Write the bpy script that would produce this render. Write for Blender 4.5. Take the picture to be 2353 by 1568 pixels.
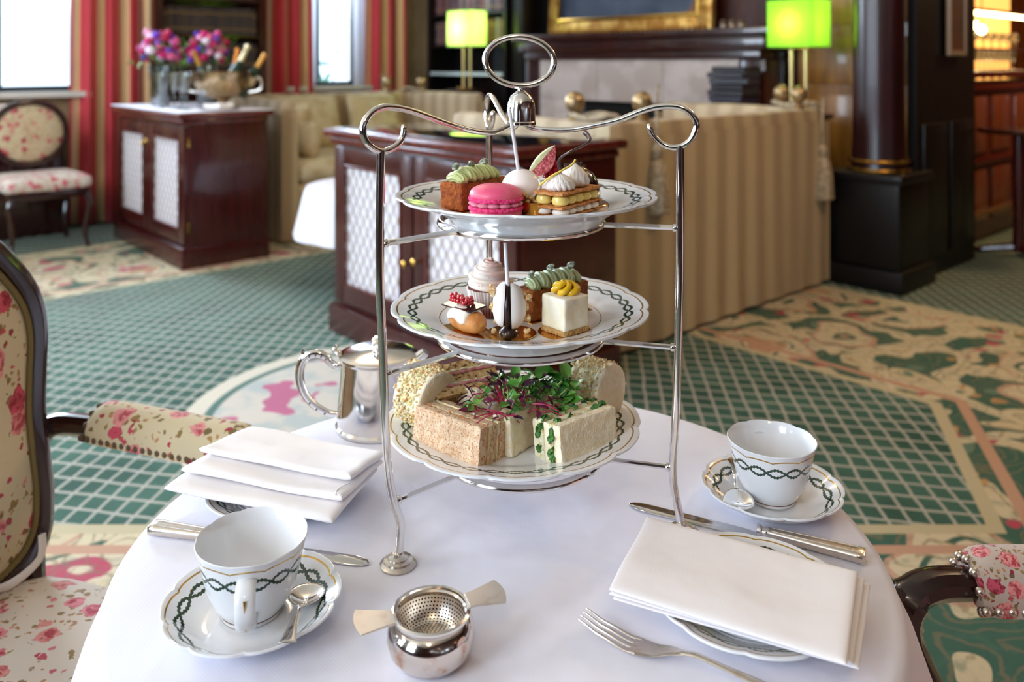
import bpy, bmesh, math, random
from math import sin, cos, pi, radians, sqrt, atan2
from mathutils import Vector, Matrix, noise
for o in list(bpy.data.objects): bpy.data.objects.remove(o)
SC = bpy.context.scene
COL = SC.collection
rnd = random.Random(7)
# ------------------------------------------------------------ camera
CX, CY, F, EYE = 1176.5, 145.0, 1925.0, 1.255
cam = bpy.data.cameras.new('camera'); camo = bpy.data.objects.new('camera', cam); COL.objects.link(camo)
camo.location = (0, 0, EYE); camo.rotation_euler = (pi/2, 0, 0)
cam.sensor_width = 36; cam.lens = 36*F/2353; cam.shift_y = -(784-CY)/2353
cam.clip_start = .02; cam.dof.use_dof = True; cam.dof.focus_distance = .86; cam.dof.aperture_fstop = 4.6
SC.camera = camo
SC.view_settings.view_transform = 'Standard'; SC.view_settings.look = 'None'
SC.view_settings.gamma = 1; SC.view_settings.use_curve_mapping = False
SC.view_settings.exposure = 0.25
# ------------------------------------------------------------ world, window light and added ceiling fill
wd = bpy.data.worlds.new('sky'); SC.world = wd; wd.use_nodes = True
wb = wd.node_tree.nodes['Background']; wb.inputs[0].default_value = (.80, .90, 1, 1); wb.inputs[1].default_value = 2.6
RA = radians(-48); E1 = Vector((cos(RA), sin(RA), 0)); E2 = Vector((sin(RA), -cos(RA), 0)); K = Vector((-1.05, 8.35, 0))
def rm(s, t, z=0): return K + E1*s + E2*t + Vector((0, 0, z))     # room axes: s along the fireplace wall, t away from it
def area(loc, target, sx, sy, power, color, name):
    l = bpy.data.lights.new(name, 'AREA'); l.shape = 'RECTANGLE'; l.size = sx; l.size_y = sy; l.energy = power; l.color = color
    o = bpy.data.objects.new(name, l); COL.objects.link(o); o.location = loc
    o.rotation_euler = (Vector(target)-Vector(loc)).to_track_quat('-Z', 'Y').to_euler(); return o
DAY = (.82, .90, 1.0); WARM = (1.0, .80, .58)
for i, s in enumerate((1.6, 4.0, 6.4)):           # daylight through the three tall windows of the left side wall
    area(rm(s, 8.12, 2.0), rm(s, 5, 1.3), 1.3, 2.0, 105, DAY, 'side_window_daylight')
area(rm(-.75, 3.7, 2.4), rm(3, 3.7, .4), 1.3, 1.3, 290, DAY, 'window_daylight')
area(rm(-.75, .8, 2.4), rm(3, 1.5, .4), .9, 1.3, 70, DAY, 'window_daylight')
area(rm(-.75, 6.3, 2.0), rm(3, 5.5, .6), 1.4, 2.0, 130, DAY, 'window_daylight')
def ceiling_fill(loc, power, color, r=.16):  # unseen point lights without fixtures, added to brighten the ceiling and warm the room
    l = bpy.data.lights.new('added_ceiling_fill', 'POINT'); l.energy = power; l.color = color; l.shadow_soft_size = r
    o = bpy.data.objects.new('added_ceiling_fill', l); COL.objects.link(o); o.location = loc
for s, t in ((7.6, 5.6), (4.6, 6.0)): ceiling_fill(rm(s, t, 2.55), 17, WARM)
ceiling_fill(rm(6.2, 1.3, 2.6), 42, (1, .66, .36)); ceiling_fill(rm(3.2, 2.6, 2.7), 22, (1, .78, .52))
area(rm(5.6, -2.2, 2.6), rm(5.0, -2.4, 0), .6, .6, 30, (1, .66, .32), 'added_bar_fill')  # unseen area light added to brighten the bar room

# ------------------------------------------------------------ coordinates from the camera geometry
def at(px, py, Y): return Vector(((px-CX)/F*Y, Y, EYE-(py-CY)/F*Y))
def pl(px, py, z):
    Y = (EYE-z)*F/(py-CY); return at(px, py, Y)
TZ = .75
# ------------------------------------------------------------ mesh helpers
class M:
    def __init__(s): s.v = []; s.f = []; s.uv = []; s.mi = []
    def add(s, vf, mi=0, T=None):
        v, f = vf[0], vf[1]; b = len(s.v)
        s.v += [tuple(T @ Vector(p)) if T else tuple(p) for p in v]
        s.f += [tuple(b+i for i in q) for q in f]; s.mi += [mi]*len(f)
        s.uv += list(vf[2]) if len(vf) > 2 else [(0, 0)]*len(v)
        return s
def obj(name, m, mat=None, parent=None, loc=None, rot=None, ang=35, flat=False, sub=0, kind=None, mats=None):
    if not isinstance(m, M): m = M().add(m)
    me = bpy.data.meshes.new(name); me.from_pydata(m.v, [], m.f)
    if any(u != (0, 0) for u in m.uv):
        ul = me.uv_layers.new(name='UVMap')
        for l in me.loops: ul.data[l.index].uv = m.uv[l.vertex_index]
    for mm in (mats or [mat]): me.materials.append(mm)
    if mats: me.polygons.foreach_set('material_index', m.mi)
    if not flat:
        me.polygons.foreach_set('use_smooth', [True]*len(me.polygons))
        if ang: me.set_sharp_from_angle(angle=radians(ang))
    me.update()
    o = bpy.data.objects.new(name, me); COL.objects.link(o)
    if parent: o.parent = parent
    if loc is not None: o.location = loc
    if rot is not None: o.rotation_euler = rot if hasattr(rot, '__len__') else (0, 0, rot)
    if sub:
        md = o.modifiers.new('s', 'SUBSURF'); md.levels = md.render_levels = sub
    if kind: o['kind'] = kind
    return o
def tag(o, label=None, cat=None, group=None, kind=None):
    if label: o['label'] = label
    if cat: o['category'] = cat
    if group: o['group'] = group
    if kind: o['kind'] = kind
    return o
def thing(name, label, cat, loc=(0, 0, 0), rz=0, group=None):
    o = bpy.data.objects.new(name, None); COL.objects.link(o); o.location = loc
    o.rotation_euler = rz if hasattr(rz, '__len__') else (0, 0, rz); o.empty_display_size = .02
    return tag(o, label, cat, group)
def dup(r, parent=None, **kw):
    c = r.copy(); COL.objects.link(c)
    if parent: c.parent = parent
    for ch in list(r.children): dup(ch, c)
    for k, v in kw.items():
        if k == 'loc': c.location = v
        elif k == 'rz': c.rotation_euler = (0, 0, v)
        else: c[k] = v
    return c
def box(sx, sy, sz, c=(0, 0, 0), b=0, seg=2):          # centred in x,y; c = base centre
    bm = bmesh.new(); bmesh.ops.create_cube(bm, size=1)
    for v in bm.verts: v.co = Vector((v.co.x*sx+c[0], v.co.y*sy+c[1], (v.co.z+.5)*sz+c[2]))
    if b: bmesh.ops.bevel(bm, geom=bm.edges[:], offset=b, segments=seg, profile=.6, affect='EDGES')
    v = [tuple(x.co) for x in bm.verts]; f = [tuple(x.index for x in q.verts) for q in bm.faces]; bm.free(); return v, f
def lathe(prof, n=48, rf=None, cap0=True, cap1=False):    # rf(theta, r, z) -> (r, z)
    v = []; f = []
    for r, z in prof:
        for k in range(n):
            a = 2*pi*k/n; rr, zz = rf(a, r, z) if rf else (r, z)
            v.append((rr*cos(a), rr*sin(a), zz))
    for i in range(len(prof)-1):
        for k in range(n):
            j = (k+1) % n; f.append((i*n+k, i*n+j, (i+1)*n+j, (i+1)*n+k))
    if cap0: f.append(tuple(range(n-1, -1, -1)))
    if cap1: f.append(tuple((len(prof)-1)*n+k for k in range(n)))
    return v, f
def tube(pts, r, n=10, caps=True, sec=None, closed=False, up=None):     # r: float, list or func(t); sec: func(angle, t)->scale or (a,b)
    P = [Vector(p) for p in pts]; N = len(P); v = []; f = []
    nrm = Vector(up) if up else None
    for i in range(N):
        if closed: t = (P[(i+1) % N]-P[i-1])
        else: t = P[min(i+1, N-1)]-P[max(i-1, 0)]
        t.normalize()
        if nrm is None: nrm = t.orthogonal()
        nrm = (nrm - t*nrm.dot(t))
        nrm = nrm.normalized() if nrm.length > 1e-6 else t.orthogonal().normalized()
        bi = t.cross(nrm); u = i/max(N-1, 1)
        rr = r(u) if callable(r) else (r[i] if isinstance(r, (list, tuple)) else r)
        for k in range(n):
            a = 2*pi*k/n; x, y = cos(a), sin(a)
            if sec:
                q = sec(a, u)
                if isinstance(q, tuple): x, y = q
                else: x *= q; y *= q
            v.append(tuple(P[i]+(nrm*x+bi*y)*rr))
    L = N if closed else N-1
    for i in range(L):
        i2 = (i+1) % N
        for k in range(n):
            j = (k+1) % n; f.append((i*n+k, i*n+j, i2*n+j, i2*n+k))
    if caps and not closed: f += [tuple(range(n-1, -1, -1)), tuple((N-1)*n+k for k in range(n))]
    return v, f
def smooth(pts, k=6, closed=False):                       # Catmull-Rom
    P = [Vector(p) for p in pts]; n = len(P); out = []
    for i in range(n if closed else n-1):
        if closed: a, b, c, d = P[i-1], P[i], P[(i+1) % n], P[(i+2) % n]
        else: a, b, c, d = P[max(i-1, 0)], P[i], P[i+1], P[min(i+2, n-1)]
        for j in range(k):
            t = j/k; out.append(.5*((2*b)+(c-a)*t+(2*a-5*b+4*c-d)*t*t+(3*b-a-3*c+d)*t**3))
    if not closed: out.append(P[-1])
    return out
def grid(fn, nu, nv, closed_u=False):                     # fn(u,v)->point, with uv
    v = []; f = []; uv = []
    for i in range(nu+1):
        for j in range(nv+1):
            v.append(tuple(fn(i/nu, j/nv))); uv.append((i/nu+1e-6, j/nv+1e-6))
    for i in range(nu):
        for j in range(nv):
            a = i*(nv+1)+j; f.append((a, a+nv+1, a+nv+2, a+1))
    return v, f, uv
def ball(rx, ry=None, rz=None, c=(0, 0, 0), n=16, amp=0, fr=1, seed=0):
    ry = ry or rx; rz = rz or rx; v = []; f = []; m = n//2
    for i in range(m+1):
        th = pi*i/m
        for k in range(n if 0 < i < m else 1):
            a = 2*pi*k/n; d = Vector((sin(th)*cos(a), sin(th)*sin(a), cos(th)))
            s = 1+amp*noise.noise(d*fr+Vector((seed*3.1, seed, 0))) if amp else 1
            v.append((c[0]+d.x*rx*s, c[1]+d.y*ry*s, c[2]+d.z*rz*s))
    idx = lambda i, k: 0 if i == 0 else (len(v)-1 if i == m else 1+(i-1)*n+k % n)
    for i in range(m):
        for k in range(n):
            q = [idx(i, k), idx(i+1, k), idx(i+1, k+1), idx(i, k+1)]; u = []
            for x in q:
                if x not in u: u.append(x)
            f.append(tuple(u))
    return v, f
def prism(out, h, z=0, inset=0, top=0):                    # outline (x,y) extruded, small top chamfer
    n = len(out); cx = sum(p[0] for p in out)/n; cy = sum(p[1] for p in out)/n
    sh = lambda p, k: (cx+(p[0]-cx)*(1-k), cy+(p[1]-cy)*(1-k))
    rings = [(0 if not top else top, z), (0, z+inset), (0, z+h-inset), (top, z+h)] if inset else [(0, z), (0, z+h)]
    v = []; f = []
    for k, zz in rings: v += [(*sh(p, k), zz) for p in out]
    for i in range(len(rings)-1):
        for k in range(n): j = (k+1) % n; f.append((i*n+k, i*n+j, (i+1)*n+j, (i+1)*n+k))
    f += [tuple(range(n-1, -1, -1)), tuple((len(rings)-1)*n+k for k in range(n))]
    return v, f
def rough(vf, amp, fr, seed=0):
    v = []
    for p in vf[0]:
        q = Vector(p); d = noise.noise_vector(q*fr+Vector((seed, seed*2.3, 0)))
        v.append(tuple(q+d*amp))
    return (v,)+tuple(vf[1:])
def subdbox(sx, sy, sz, n=8, b=.08, amp=0, fr=1, seed=0, c=(0, 0, 0), tap=None):    # rounded, divided box for bread and cake
    v = []; f = []; idx = {}
    def vert(x, y, z):
        k = (round(x, 5), round(y, 5), round(z, 5))
        if k in idx: return idx[k]
        P = Vector((x, y, z)); h = Vector((sx/2, sy/2, sz/2)); r = b*min(sx, sy, sz)
        Q = Vector([max(-(h[i]-r), min(h[i]-r, P[i])) for i in range(3)]); D = P-Q
        if D.length > 1e-9: P = Q+D.normalized()*r
        if amp: P += noise.noise_vector(P*fr+Vector((seed, 0, seed)))*amp
        P.z += sz/2
        if tap: P.x, P.y = tap(P.x, P.y, P.z/sz)
        idx[k] = len(v); v.append((P.x+c[0], P.y+c[1], P.z+c[2])); return idx[k]
    m = max(sx, sy, sz)/n; N = [max(1, round(q/m)) for q in (sx, sy, sz)]; S = (sx, sy, sz)
    for ax in range(3):
        a, bb = (ax+1) % 3, (ax+2) % 3
        for sg in (-1, 1):
            for i in range(N[a]):
                for j in range(N[bb]):
                    q = []
                    for di, dj in ((0, 0), (1, 0), (1, 1), (0, 1)):
                        p = [0, 0, 0]; p[ax] = sg*S[ax]/2; p[a] = S[a]*((i+di)/N[a]-.5); p[bb] = S[bb]*((j+dj)/N[bb]-.5)
                        q.append(vert(*p))
                    f.append(tuple(q if sg > 0 else q[::-1]))
    return v, f
def RZ(a): return Matrix.Rotation(a, 4, 'Z')
def TR(x, y, z): return Matrix.Translation((x, y, z))

# ------------------------------------------------------------ material helpers
def c3(h):
    h = h.lstrip('#'); o = []
    for i in (0, 2, 4):
        x = int(h[i:i+2], 16)/255; o.append(x/12.92 if x <= .04045 else ((x+.055)/1.055)**2.4)
    return (*o, 1)
class N:                                   # tiny expression language over shader Math nodes
    def __init__(s, nt, k): s.t = nt; s.k = k
    def _m(s, op, *a):
        n = s.t.nodes.new('ShaderNodeMath'); n.operation = op
        for i, x in enumerate((s,)+a):
            if isinstance(x, N): s.t.links.new(x.k, n.inputs[i])
            else: n.inputs[i].default_value = float(x)
        return N(s.t, n.outputs[0])
    def _r(s, op, a):
        n = s.t.nodes.new('ShaderNodeMath'); n.operation = op; n.inputs[0].default_value = float(a); s.t.links.new(s.k, n.inputs[1]); return N(s.t, n.outputs[0])
    def __add__(s, o): return s._m('ADD', o)
    __radd__ = __add__
    def __mul__(s, o): return s._m('MULTIPLY', o)
    __rmul__ = __mul__
    def __sub__(s, o): return s._m('SUBTRACT', o)
    def __rsub__(s, o): return s._r('SUBTRACT', o)
    def __truediv__(s, o): return s._m('DIVIDE', o)
    def sin(s): return s._m('SINE')
    def cos(s): return s._m('COSINE')
    def abs(s): return s._m('ABSOLUTE')
    def sqrt(s): return s._m('SQRT')
    def fract(s): return s._m('FRACT')
    def min(s, o): return s._m('MINIMUM', o)
    def max(s, o): return s._m('MAXIMUM', o)
    def atan2(s, o): return s._m('ARCTAN2', o)
    def lt(s, o): return s._m('LESS_THAN', o)
    def gt(s, o): return s._m('GREATER_THAN', o)
    def pow(s, o): return s._m('POWER', o)
    def step(s, a, b):                     # smooth 0..1 ramp from a to b
        n = s.t.nodes.new('ShaderNodeMapRange'); n.interpolation_type = 'SMOOTHSTEP'
        s.t.links.new(s.k, n.inputs[0]); n.inputs[1].default_value = a; n.inputs[2].default_value = b
        return N(s.t, n.outputs[0])
class Mat:
    def __init__(s, name, color=(.8, .8, .8, 1), rough=.5, metal=0, **kw):
        s.m = bpy.data.materials.new(name); s.m.use_nodes = True; s.t = s.m.node_tree; s.b = s.t.nodes['Principled BSDF']
        if isinstance(color, str): color = c3(color)
        s.b.inputs['Base Color'].default_value = color; s.b.inputs['Roughness'].default_value = rough; s.b.inputs['Metallic'].default_value = metal
        for k, v in kw.items():
            nm = {'sss': 'Subsurface Weight', 'coat': 'Coat Weight', 'trans': 'Transmission Weight', 'ior': 'IOR', 'sheen': 'Sheen Weight', 'emit': 'Emission Strength', 'ecol': 'Emission Color', 'spec': 'Specular IOR Level'}[k]
            s.b.inputs[nm].default_value = c3(v) if isinstance(v, str) else v
        if 'sss' in kw: s.b.inputs['Subsurface Radius'].default_value = (.006, .004, .003); s.b.inputs['Subsurface Scale'].default_value = 1
    def coord(s, kind='Object'):
        n = s.t.nodes.new('ShaderNodeTexCoord'); return n.outputs[kind]
    def xyz(s, kind='Object', vec=None):
        n = s.t.nodes.new('ShaderNodeSeparateXYZ'); s.t.links.new(vec or s.coord(kind), n.inputs[0]); return [N(s.t, n.outputs[i]) for i in range(3)]
    def pos(s):
        n = s.t.nodes.new('ShaderNodeNewGeometry'); return n.outputs['Position']
    def vec(s, x, y, z=0):
        n = s.t.nodes.new('ShaderNodeCombineXYZ')
        for i, q in enumerate((x, y, z)):
            if isinstance(q, N): s.t.links.new(q.k, n.inputs[i])
            else: n.inputs[i].default_value = q
        return n.outputs[0]
    def noise(s, scale, detail=3, vec=None, rough=.55, dist=0, out=0):
        n = s.t.nodes.new('ShaderNodeTexNoise'); s.t.links.new(vec or s.coord(), n.inputs['Vector'])
        n.inputs['Scale'].default_value = scale; n.inputs['Detail'].default_value = detail; n.inputs['Roughness'].default_value = rough; n.inputs['Distortion'].default_value = dist
        return N(s.t, n.outputs[out])
    def voro(s, scale, vec=None, feature='F1', rand=1):
        n = s.t.nodes.new('ShaderNodeTexVoronoi'); n.feature = feature; s.t.links.new(vec or s.coord(), n.inputs['Vector'])
        n.inputs['Scale'].default_value = scale; n.inputs['Randomness'].default_value = rand
        sp = None
        if feature == 'F1':
            x = s.t.nodes.new('ShaderNodeSeparateColor'); s.t.links.new(n.outputs['Color'], x.inputs[0]); sp = [N(s.t, x.outputs[i]) for i in range(3)]
        return N(s.t, n.outputs['Distance']), sp
    def mix(s, f, a, b):
        n = s.t.nodes.new('ShaderNodeMix'); n.data_type = 'RGBA'
        if isinstance(f, N): s.t.links.new(f.k, n.inputs[0])
        else: n.inputs[0].default_value = f
        for i, q in ((6, a), (7, b)):
            if isinstance(q, str): n.inputs[i].default_value = c3(q)
            elif isinstance(q, tuple): n.inputs[i].default_value = q
            else: s.t.links.new(q, n.inputs[i])
        return n.outputs[2]
    def set(s, k, v):
        if isinstance(v, N): v = v.k
        s.t.links.new(v, s.b.inputs[k]); return s
    def color(s, v): return s.set('Base Color', v)
    def bump(s, h, dist=.001, strength=1):
        n = s.t.nodes.new('ShaderNodeBump'); s.t.links.new(h.k if isinstance(h, N) else h, n.inputs['Height']); n.inputs['Distance'].default_value = dist; n.inputs['Strength'].default_value = strength
        s.t.links.new(n.outputs[0], s.b.inputs['Normal']); return s
def mottled(name, a, b, scale, rough=.7, bump=0, bscale=None, lo=.4, hi=.6, detail=4, **kw):
    m = Mat(name, a, rough, **kw); n = m.noise(scale, detail); m.color(m.mix(n.step(lo, hi), a, b))
    if bump: m.bump(m.noise(bscale or scale*2, 5), bump)
    return m.m
# ------------------------------------------------------------ materials
def mk_silver(name='polished silver', base='#e6e2de', r=.09, tarn=.22):
    m = Mat(name, base, r, 1); n = m.noise(60, 4); k = n.step(.52, .75)
    m.color(m.mix(k*tarn, base, '#b98a68')); m.set('Roughness', n*.10+(r-.03)); return m.m
SILVER = mk_silver(); SILVER_W = mk_silver('worn silver', '#d9cfc3', .26, .45)
CHOC = Mat('dark chocolate', '#2a1512', .35, coat=.3).m
def mk_china(kind, R=1.0, n_eye=8, r0=.8, A=.03, w=.012, gr=.93, gk=.02, ns=10, gw=.008, inner=0):
    """white porcelain with a green laurel chain and a gilt line; kind 'r' = by radius, 'z' = by height (cups)"""
    m = Mat('patterned porcelain', '#e6e6e8', .14, coat=.25, spec=.5); x, y, z = m.xyz()
    th = y.atan2(x); q = (x*x+y*y).sqrt() if kind == 'r' else z
    s = (th*n_eye).sin()*(A*R); jag = (th*(n_eye*11)).sin()
    d = (q-(s+r0*R)).abs().min((q-(r0*R-s)).abs())
    grn = d.lt(jag*(w*R*.28)+w*R)
    side = (z*0+1) if kind == 'r' else (x*x+y*y).sqrt().gt(.028)
    nz = Mat.voro(m, 900)[0]
    lc = m.mix(nz.step(.2, .6), '#3f5a42', '#1c3328')
    sc = (th*(ns/2)).cos().abs()
    g = (q-((1-((1-sc).pow(3)+(1-sc)*.35)*gk)*(gr*R) if kind == 'r' else sc.pow(.6)*(gk*R)+(gr*R-gk*R))).abs().lt(gw*R)
    up = z.gt(-.03) if kind == 'r' else side
    g = g.max((q-inner*R).abs().lt(gw*.6*R)) if inner else g
    c1 = m.mix(grn*side, '#e6e6e8', lc); c2 = m.mix(g*side, c1, '#c49a45'); m.color(c2)
    m.set('Metallic', g*side*.7); return m.m
CHINA = Mat('white porcelain', '#e8e8ea', .12, coat=.25).m
PLATE_M = mk_china('r', .148, 17, .835, .028, .0115, .950, .022, 12, .0060, .625)
SAUCER_M = mk_china('r', .0785, 8, .79, .042, .018, .935, .028, 10, .0085)
SIDE_M = mk_china('r', .0925, 10, .82, .034, .014, .945, .022, 10, .008)
CUP_M = mk_china('z', .068, 7, .70, .065, .022, .91, .040, 10, .011)
def mk_linen(name, c='#e9e8ee', sc=1600):
    m = Mat(name, c, .85, sheen=.1); x, y, z = m.xyz()
    w = (x*sc).sin()*(y*sc).sin(); m.bump(m.noise(9, 3)*1.0+w*.004, .008, .5); return m.m
CLOTH = mk_linen('table linen', '#e5e3ee'); NAPK = mk_linen('napkin linen', '#f0eaea')
def mk_wood(name, a, b, rough=.25, sc=3, coat=.3, axis=2):
    m = Mat(name, a, rough, coat=coat); x, y, z = m.xyz()
    v = m.vec(x*(sc if axis == 0 else sc*9), y*sc*9, z*(sc if axis == 2 else sc*9))
    n = m.noise(1, 5, v, .6, .6); m.color(m.mix(n.step(.3, .7), a, b)); return m.m
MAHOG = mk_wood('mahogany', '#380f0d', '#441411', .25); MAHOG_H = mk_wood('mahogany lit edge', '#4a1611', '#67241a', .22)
DARKW = mk_wood('dark walnut', '#220c0b', '#36120e', .22, coat=.5)
CHAIRW = mk_wood('dark polished chair wood', '#200a08', '#2e0e0a', .2, coat=.4, sc=6)
OAK = mk_wood('golden oak panelling', '#7a4a1c', '#a06a2c', .35, 2)
BLACKW = Mat('ebonised wood', '#090505', .45, coat=.1, spec=.3).m
def mk_floral(name, base, sc=16, rose=.40, dens=.45, leafc='#6b5a34', reds=('#8a1424', '#c9485c')):
    m = Mat(name, base, .85, sheen=.15); w = m.noise(sc*2.6, 3, out=1)
    nv = m.t.nodes.new('ShaderNodeVectorMath'); nv.operation = 'SCALE'; m.t.links.new(w.k, nv.inputs[0]); nv.inputs['Scale'].default_value = .45/sc
    av = m.t.nodes.new('ShaderNodeVectorMath'); m.t.links.new(m.coord(), av.inputs[0]); m.t.links.new(nv.outputs[0], av.inputs[1]); v = av.outputs[0]
    d, c = m.voro(sc, v); d2, cc = m.voro(sc*3.2, v); d3, c4 = m.voro(sc*4.2, v); dp, cp = m.voro(sc*5.5, v)
    big = m.noise(sc*.42, 1).gt(1-dens-.08)
    on = c[0].gt(1-dens)*big; R = d.lt(rose)*on; near = d.lt(rose*2.1)*on
    shade = (cp[0]*.65+dp*.5+(d*20).sin()*.15)._m('ADD', -.1)
    pick = c[1].gt(.5)
    rc = m.mix(shade.step(.15, .75), m.mix(pick, reds[0], '#a8323f'), m.mix(pick, reds[1], '#dc8f8a'))
    leaf = near*cc[0].gt(.42)*d2.lt(.40); bud = (cc[1].gt(.80)*d2.lt(.34))*big; spr = c4[0].gt(.62)*d3.lt(.34)*m.noise(sc*.6, 1).gt(.5)
    lc = m.mix(cc[2], leafc, '#96783f')
    x = m.mix(spr, base, m.mix(c4[1], '#9c7f48', '#b9805a')); x = m.mix(leaf, x, lc); x = m.mix(bud, x, m.mix(cc[2], reds[0], reds[1])); x = m.mix(R, x, rc); m.color(x)
    m.bump(m.noise(500, 2), .0006, .4); return m.m
FLOR = mk_floral('rose print fabric', '#cdbc98', 21, .42, .62)
FLOR_S = mk_floral('rose print seat fabric', '#d8cdc0', 22, .42, .60, '#8a7550', ('#b0243f', '#e08a94'))
FLOR_R = mk_floral('red rose print fabric', '#b9a79a', 48, .5, .70, '#6b5238', ('#7d1526', '#c14a60'))
def mk_stripe(name, a, b, per, axis=0, soft=.25):
    m = Mat(name, a, .75, sheen=.1); q = m.xyz()[axis]; f = (q*(2*pi/per)).sin(); m.color(m.mix(f.step(-soft, soft), a, b)); return m.m
SOFA_M = mk_stripe('beige satin stripe', '#a58f72', '#bda98a', .17, 0, .9); SOFA_Y = mk_stripe('beige satin stripe arm', '#a58f6f', '#bfab88', .17, 1, .9)
CREAM_F = mottled('cream damask', '#dccfae', '#c9b791', 9, .8)
def mk_curtain():
    m = Mat('red and gold striped curtain', '#9c2f38', .75, sheen=.2); u = m.xyz('UV')[0]; f = (u*5.5).fract()
    x = m.mix(f.gt(.44), '#bd2f3a', '#d9b583'); x = m.mix(f.gt(.62), x, '#9c5a48'); x = m.mix(f.gt(.70), x, '#ecdcc0'); x = m.mix(f.gt(.80), x, '#cc4a48'); m.color(x); return m.m
CURT = mk_curtain()
def flat(name, c, r=.5, metal=0, **kw): return Mat(name, c, r, metal, **kw).m
BRASS = flat('brass', '#c69a4a', .22, 1); GILT = mottled('gilt wood', '#a8742c', '#d9ac5c', 14, .35, .004, metal=.6)
def thin_glass(name, tint='#ffffff', gl=.10):
    m = bpy.data.materials.new(name); m.use_nodes = True; t = m.node_tree; t.nodes.clear(); o = t.nodes.new('ShaderNodeOutputMaterial')
    a = t.nodes.new('ShaderNodeBsdfTransparent'); a.inputs[0].default_value = c3(tint); b = t.nodes.new('ShaderNodeBsdfGlossy'); b.inputs['Roughness'].default_value = .03
    fr = t.nodes.new('ShaderNodeFresnel'); fr.inputs[0].default_value = 1.45; ad = t.nodes.new('ShaderNodeMath'); ad.inputs[1].default_value = gl*.5; t.links.new(fr.outputs[0], ad.inputs[0])
    x = t.nodes.new('ShaderNodeMixShader'); t.links.new(ad.outputs[0], x.inputs[0]); t.links.new(a.outputs[0], x.inputs[1]); t.links.new(b.outputs[0], x.inputs[2]); t.links.new(x.outputs[0], o.inputs[0]); return m
PANE = thin_glass('window glass', '#f4faff', .0); GLASS = thin_glass('drinking glass', '#dfe8ea', .5)

# carpet, in world coordinates
def mk_carpet():
    m = Mat('green lattice and flower carpet', '#2f5d4c', .95); P = m.pos(); x, y, z = m.xyz(vec=P)
    wv = m.noise(5, 2, P)-.5
    a = x-y*.10; b = y+x*.20
    la = (a*(1/.061)+wv*.35).fract(); lb = (b*(1/.078)+wv*.3).fract()
    line = la.lt(.16).max(lb.lt(.15))
    gmix = m.noise(3, 2, P).step(.35, .65)
    lat = m.mix(line, m.mix(gmix, '#294b3d', '#3a5e4f'), '#a5a297')
    X = x-K.x; Y = y-K.y
    s = X*E1.x+Y*E1.y; t = X*E2.x+Y*E2.y
    wob = (m.noise(6, 3, P)-.5)*.22
    def panel(cs, ct, hs, ht, r):
        qx = ((s-cs).abs()-(hs-r)).max(0); qy = ((t-ct).abs()-(ht-r)).max(0); return (qx*qx+qy*qy).sqrt()-r
    D = panel(4.05, 2.92, 2.1, 1.32, .30).max(2.27-y).max((s-t*.6-4.69)*.86)
    Dw = D+wob*D.step(.0, .05)
    # flower field
    nz = m.noise(2.6, 2, P, out=1); sv = m.t.nodes.new('ShaderNodeVectorMath'); sv.operation = 'SCALE'; sv.inputs['Scale'].default_value = .34; m.t.links.new(nz.k, sv.inputs[0])
    av = m.t.nodes.new('ShaderNodeVectorMath'); m.t.links.new(P, av.inputs[0]); m.t.links.new(sv.outputs[0], av.inputs[1]); W = av.outputs[0]
    d1, k1 = m.voro(2.1, W); d2, k2 = m.voro(5.5, W); d3, k3 = m.voro(11, W)
    e1 = m.voro(2.1, W, 'DISTANCE_TO_EDGE')[0]
    f = m.mix(d2.lt(.50)*k2[0].gt(.20), '#35594a', '#c2b291')
    f = m.mix(d2.lt(.22)*k2[1].gt(.35), f, '#5d7a68')
    f = m.mix(d3.lt(.30)*k3[0].gt(.62), f, '#b58a5a')
    ring = (d1-.33).abs().lt(.055).max((e1-.035).abs().lt(.032))
    f = m.mix(ring, f, '#c6b798'); f = m.mix((d1-.40).abs().lt(.016), f, '#b8927a')
    pet = (d1*26+k1[2]*6+m.noise(9, 2, P)*6).sin()
    f = m.mix(d1.lt(.24), f, m.mix(pet.step(-.3, .3), '#c9baa0', m.mix(k1[0].gt(.5), '#a8475a', '#b98f6e')))
    f = m.mix(d3.lt(.34)*k3[1].gt(.82), f, '#b03c54')
    fv = ((d2*34+d1*20+m.noise(14, 3, P)*9).sin()).step(.55, .95)*.55; f = m.mix(fv, f, '#7d6b50'); f = m.mix(m.noise(22, 3, P).step(.5, .75)*.5, f, '#4d6a58')
    out = Dw.gt(0); far = D.gt(1.25)
    band = (D-.015).abs().lt(.022).max((D-1.22).abs().lt(.05)).max((D-1.05).abs().lt(.018)); pink = (D-.11).abs().lt(.02)
    c = m.mix(out, lat, f); c = m.mix(far, c, lat); c = m.mix(pink*out, c, '#b58d74'); c = m.mix(band, c, '#b5a888')
    # central medallion
    mx = x+.45; my = y-3.05; r = (mx*mx+my*my).sqrt(); med = r.lt(.70)
    inn = m.mix(m.noise(6, 3, P).step(.45, .62), '#c3b9ac', '#a7aca8'); inn = m.mix(m.noise(4.2, 2, P).gt(.60), inn, '#b0607c')
    c = m.mix(med, c, inn); c = m.mix((r-.69).abs().lt(.035), c, '#c9c0ad'); c = m.mix((r-.635).abs().lt(.016), c, '#4e6b60')
    m.color(c); m.bump(m.noise(260, 2, P), .004, .5); return m.m

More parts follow.
